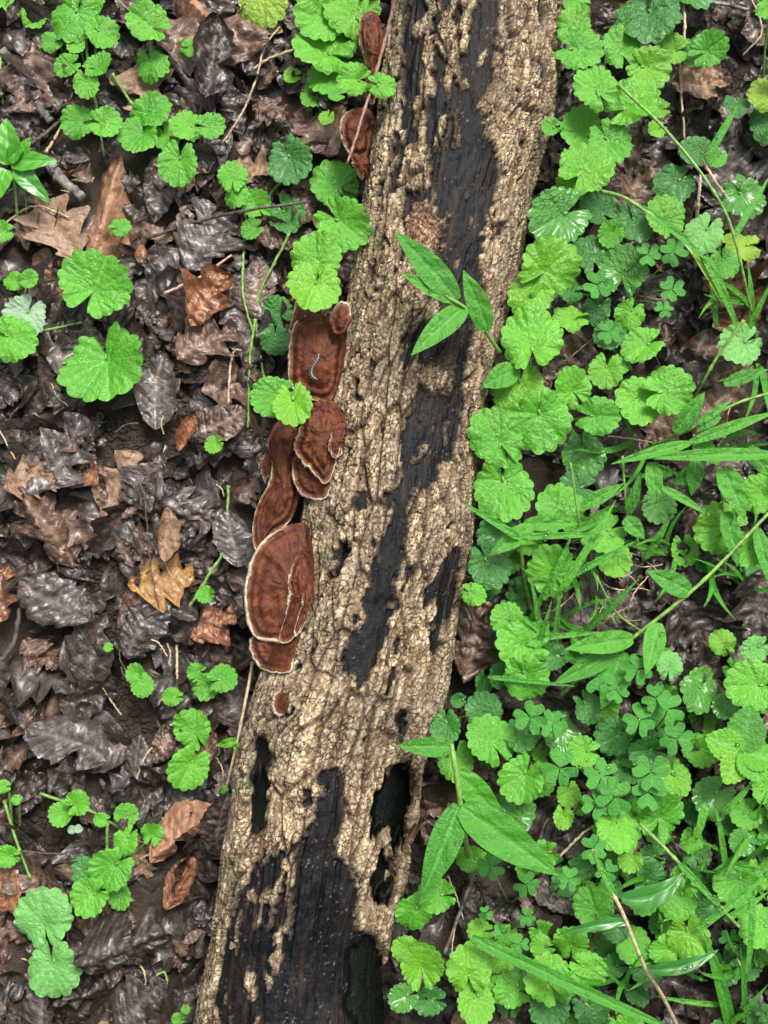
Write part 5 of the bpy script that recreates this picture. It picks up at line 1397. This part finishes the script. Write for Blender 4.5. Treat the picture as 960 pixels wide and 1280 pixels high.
# ================================================================== TWIGS AND STRAWS
def strand(name, label, pts, w, m, cat='twig', group=None, wob=0.0003, n=None):
    Ps = []
    for px, py, z in pts:
        q = P(px, py, z)
        zz = z + max(0, float(ground_z(q.x, q.y))) if z < 0.02 else z
        Ps.append(Vector((q.x, q.y, zz)))
    b = Ps[0].copy()
    r = w * 0.00052 / 2
    V, F = tube([p - b for p in Ps], r, r * 0.75, n or max(10, 8 * len(pts)), 8, wob, nodes=9)
    return tag(link(name, mesh(name, V, F), M[m], None, b), label, cat, group)

for a in [
    ('twig', 'thin dark twig arching over small ivy leaves', [(182, 298, .012), (250, 276, .02), (320, 261, .034), (388, 252, .026)], 4.5, 'twig'),
    ('straw', 'straight reddish straw on brown litter', [(206, 369, .016), (250, 346, .017), (290, 319, .016)], 4.2, 'pinkstraw'),
    ('straw', 'curved tan straw rising beside the wet brown leaf', [(277, 180, .014), (302, 142, .018), (320, 100, .022), (330, 60, .02), (350, 35, .016)], 3, 'straw'),
    ('straw', 'pale forked stalk leading into the ivy tuft', [(314, 90, .014), (335, 74, .018), (378, 58, .024)], 4, 'straw'),
    ('straw', 'long pale straw leaning on the log beside crinkled ivy', [(494, -6, .10), (484, 40, .085), (470, 92, .072), (452, 150, .062), (434, 204, .05)], 4, 'pinkstraw'),
    ('green_stalk', 'bent green stalk hanging beside the dark crinkled ivy', [(306, 296, .014), (303, 345, .016), (306, 380, .016), (318, 420, .014)], 4, 'stem'),
    ('green_stalk', 'straight green stalk from the arched twig to litter', [(362, 292, .022), (340, 335, .018), (322, 376, .014), (321, 425, .012)], 4, 'stem'),
    ('green_stalk', 'pale green stalk hooked beside the ribbed beech leaf', [(320, 400, .014), (313, 440, .014), (311, 490, .012), (310, 535, .01)], 4, 'stem'),
    ('straw', 'short white straw hooked between green stalks', [(285, 520, .012), (287, 470, .014), (292, 440, .015), (302, 438, .014)], 3.5, 'straw'),
    ('green_stalk', 'green straw leaning beside the ochre leaf', [(238, 757, .012), (258, 724, .016), (279, 691, .018)], 4.5, 'stem'),
    ('green_stalk', 'short green stalk under long narrow bracket', [(286, 608, .014), (285, 640, .014)], 4.5, 'stem'),
    ('twig', 'hair thin dark stalk crossing the ochre leaf', [(180, 612, .02), (184, 660, .022), (190, 720, .022), (202, 772, .014)], 1.8, 'twig'),
    ('straw', 'short upright pale straw above the ivy runner joint', [(222, 806, .012), (223, 840, .014), (223, 870, .012)], 3.5, 'straw'),
    ('twig', 'knobbly grey branch piece with bark flaking off', [(8, 68, .012), (28, 98, .013), (46, 128, .013), (64, 152, .012)], 15, 'greytwig'),
    ('twig', 'black thin twig beside a pair of ivy leaves', [(38, 180, .014), (58, 166, .014), (76, 150, .014)], 6, 'twig'),
    ('twig', 'stubby twig with white lichen beside pale tan leaf', [(62, 205, .013), (78, 226, .014), (104, 248, .013)], 17, 'greytwig'),
    ('straw', 'short tan straw by the glossy weed', [(57, 191, .016), (78, 157, .016)], 4, 'straw'),
    ('straw', 'thin straw lying over the pale tan leaf', [(-6, 290, .012), (40, 258, .014), (88, 272, .016)], 3, 'straw'),
    ('green_stalk', 'weak green stem standing beside the glossy weed', [(2, 70, .012), (3, 110, .013), (8, 145, .013)], 4.5, 'stem'),
    ('green_stalk', 'bent pale green stem on black wet leaf', [(150, 1242, .016), (172, 1243, .018), (195, 1241, .018), (219, 1252, .014)], 4.5, 'stem'),
    ('green_stalk', 'curled pale stem end beside dark arched leaf', [(184, 1237, .018), (196, 1220, .02), (206, 1216, .02), (211, 1228, .016)], 3.5, 'stem'),
    ('straw', 'small dry straw on bare soil patch', [(131, 864, .01), (142, 880, .011), (152, 894, .01)], 2.4, 'straw'),
    ('straw', 'bent dry straw near two round ivy leaves', [(172, 975, .012), (180, 950, .015), (190, 934, .014)], 2.8, 'straw'),
    ('straw', 'dry stalk standing between ivy trios', [(853, -4, .03), (856, 40, .03), (850, 90, .026), (856, 175, .016)], 4, 'straw'),
    ('twig', 'pale twig with peeling end above the ivy', [(846, 6, .02), (890, 3, .022), (936, 12, .022)], 6, 'greytwig'),
    ('straw', 'curled tan grass stalk near yellow-mottled leaf', [(928, 70, .016), (952, 42, .02), (945, 10, .02), (935, -5, .018)], 2.4, 'straw'),
    ('straw', 'pale straw upright by the folded yellow-green leaf', [(870, 280, .03), (873, 250, .045), (876, 218, .05)], 4.5, 'straw'),
    ('straw', 'tan straw crossing the glossy folded dark leaf', [(878, 200, .05), (895, 228, .048), (910, 250, .04)], 4, 'straw'),
    ('twig', 'dark twig lying across the gap beside small clover', [(690, 462, .03), (715, 445, .034), (745, 420, .03)], 2.6, 'twig'),
    ('straw', 'reddish straw under beaded grass blades', [(760, 545, .03), (800, 550, .03), (850, 562, .028)], 2.2, 'pinkstraw'),
    ('twig', 'leaning dark twig in the gap under the broad blade', [(556, 1192, .012), (575, 1140, .02), (594, 1090, .03)], 4.5, 'greytwig'),
    ('straw', 'bent straw in shade left of broad blade', [(560, 1095, .02), (572, 1125, .022), (582, 1160, .014)], 2, 'straw'),
    ('straw', 'tan stalk bridging clover and bare soil', [(700, 1070, .03), (725, 1045, .034), (745, 1030, .03)], 3, 'straw'),
    ('twig', 'black bent twig on the open litter', [(2, 825, .016), (18, 800, .017), (26, 760, .016)], 7, 'twig'),
    ('twig', 'slender black twig in litter below ivy seedlings', [(20, 1063, .014), (50, 1066, .014), (84, 1068, .013)], 2.4, 'twig'),
    ('straw', 'fine tan straw over purplish curled leaf', [(-4, 530, .018), (14, 565, .02), (30, 590, .018)], 2, 'straw'),
]: strand(*a)
random.seed(5)
for i in range(34):
    px, py = random.uniform(690, 840), random.uniform(690, 800)
    if i > 20: px, py = random.uniform(560, 960), random.uniform(60, 1260)
    a = random.uniform(0, 6.28); l = random.uniform(25, 60)
    strand('straw', 'hair thin dry stalk lying in the dark gaps of the thicket', [(px, py, .014), (px + l * .5 * math.cos(a), py + l * .5 * math.sin(a), random.uniform(.016, .03)), (px + l * math.cos(a + .2), py + l * math.sin(a + .2), .016)], random.uniform(1.4, 2.2), random.choice(['straw', 'pinkstraw', 'twig']), 'twig', 'hair thin dry stalks')
for i in range(40):
    px, py = random.uniform(0, 300), random.uniform(0, 1280)
    a = random.uniform(0, 6.28); l = random.uniform(14, 40)
    strand('straw', 'short thin fragment of dry stalk on the open litter', [(px, py, .014), (px + l * .5 * math.cos(a), py + l * .5 * math.sin(a), .016), (px + l * math.cos(a + .25), py + l * math.sin(a + .25), .014)], random.uniform(1.3, 2.4), random.choice(['straw', 'twig', 'twig']), 'twig', 'short dry stalk fragments')

# ================================================================== WATER DROPS
def drops():
    bpy.context.view_layer.update()
    Vs, Fs = [], []
    n = 0
    rings, seg = 5, 10
    U = []
    for i in range(rings + 1):
        a = math.pi * 0.62 * i / rings
        for j in range(seg):
            q = 2 * math.pi * j / seg
            U.append((math.sin(a) * math.cos(q), math.sin(a) * math.sin(q), math.cos(a)))
    U = np.array(U); UF = gridF(rings + 1, seg, True)[:, ::-1]
    random.seed(17)
    for o, off, px in LEAVES:
        k = 0
        if px > 990: k = random.choice([3, 6, 9])
        elif px > 560: k = random.choice([0, 1, 2, 4, 6])
        elif random.random() < 0.35: k = random.choice([1, 2])
        me = o.data; mw = o.matrix_world
        for _ in range(k):
            v = me.vertices[random.randrange(len(me.vertices))]
            p = mw @ v.co
            r = min(0.0017, random.lognormvariate(-7.3 if px < 990 else -7.0, 0.4))
            nrm = (mw.to_3x3() @ v.normal).normalized()
            if nrm.z < 0: nrm = -nrm
            Q = np.array(nrm.to_track_quat('Z', 'Y').to_matrix())
            W = (U * np.array([1, 1, 0.8]) * r) @ Q.T + np.array(p) + np.array(nrm) * r * 0.2
            Vs.append(W); Fs.append(UF + n); n += len(W)
    o = link('water_drops', mesh('water_drops', np.vstack(Vs), np.vstack(Fs)), M['water'])
    tag(o, 'clear rain drops beaded on green leaves and grass', 'water drops', kind='stuff')
drops()
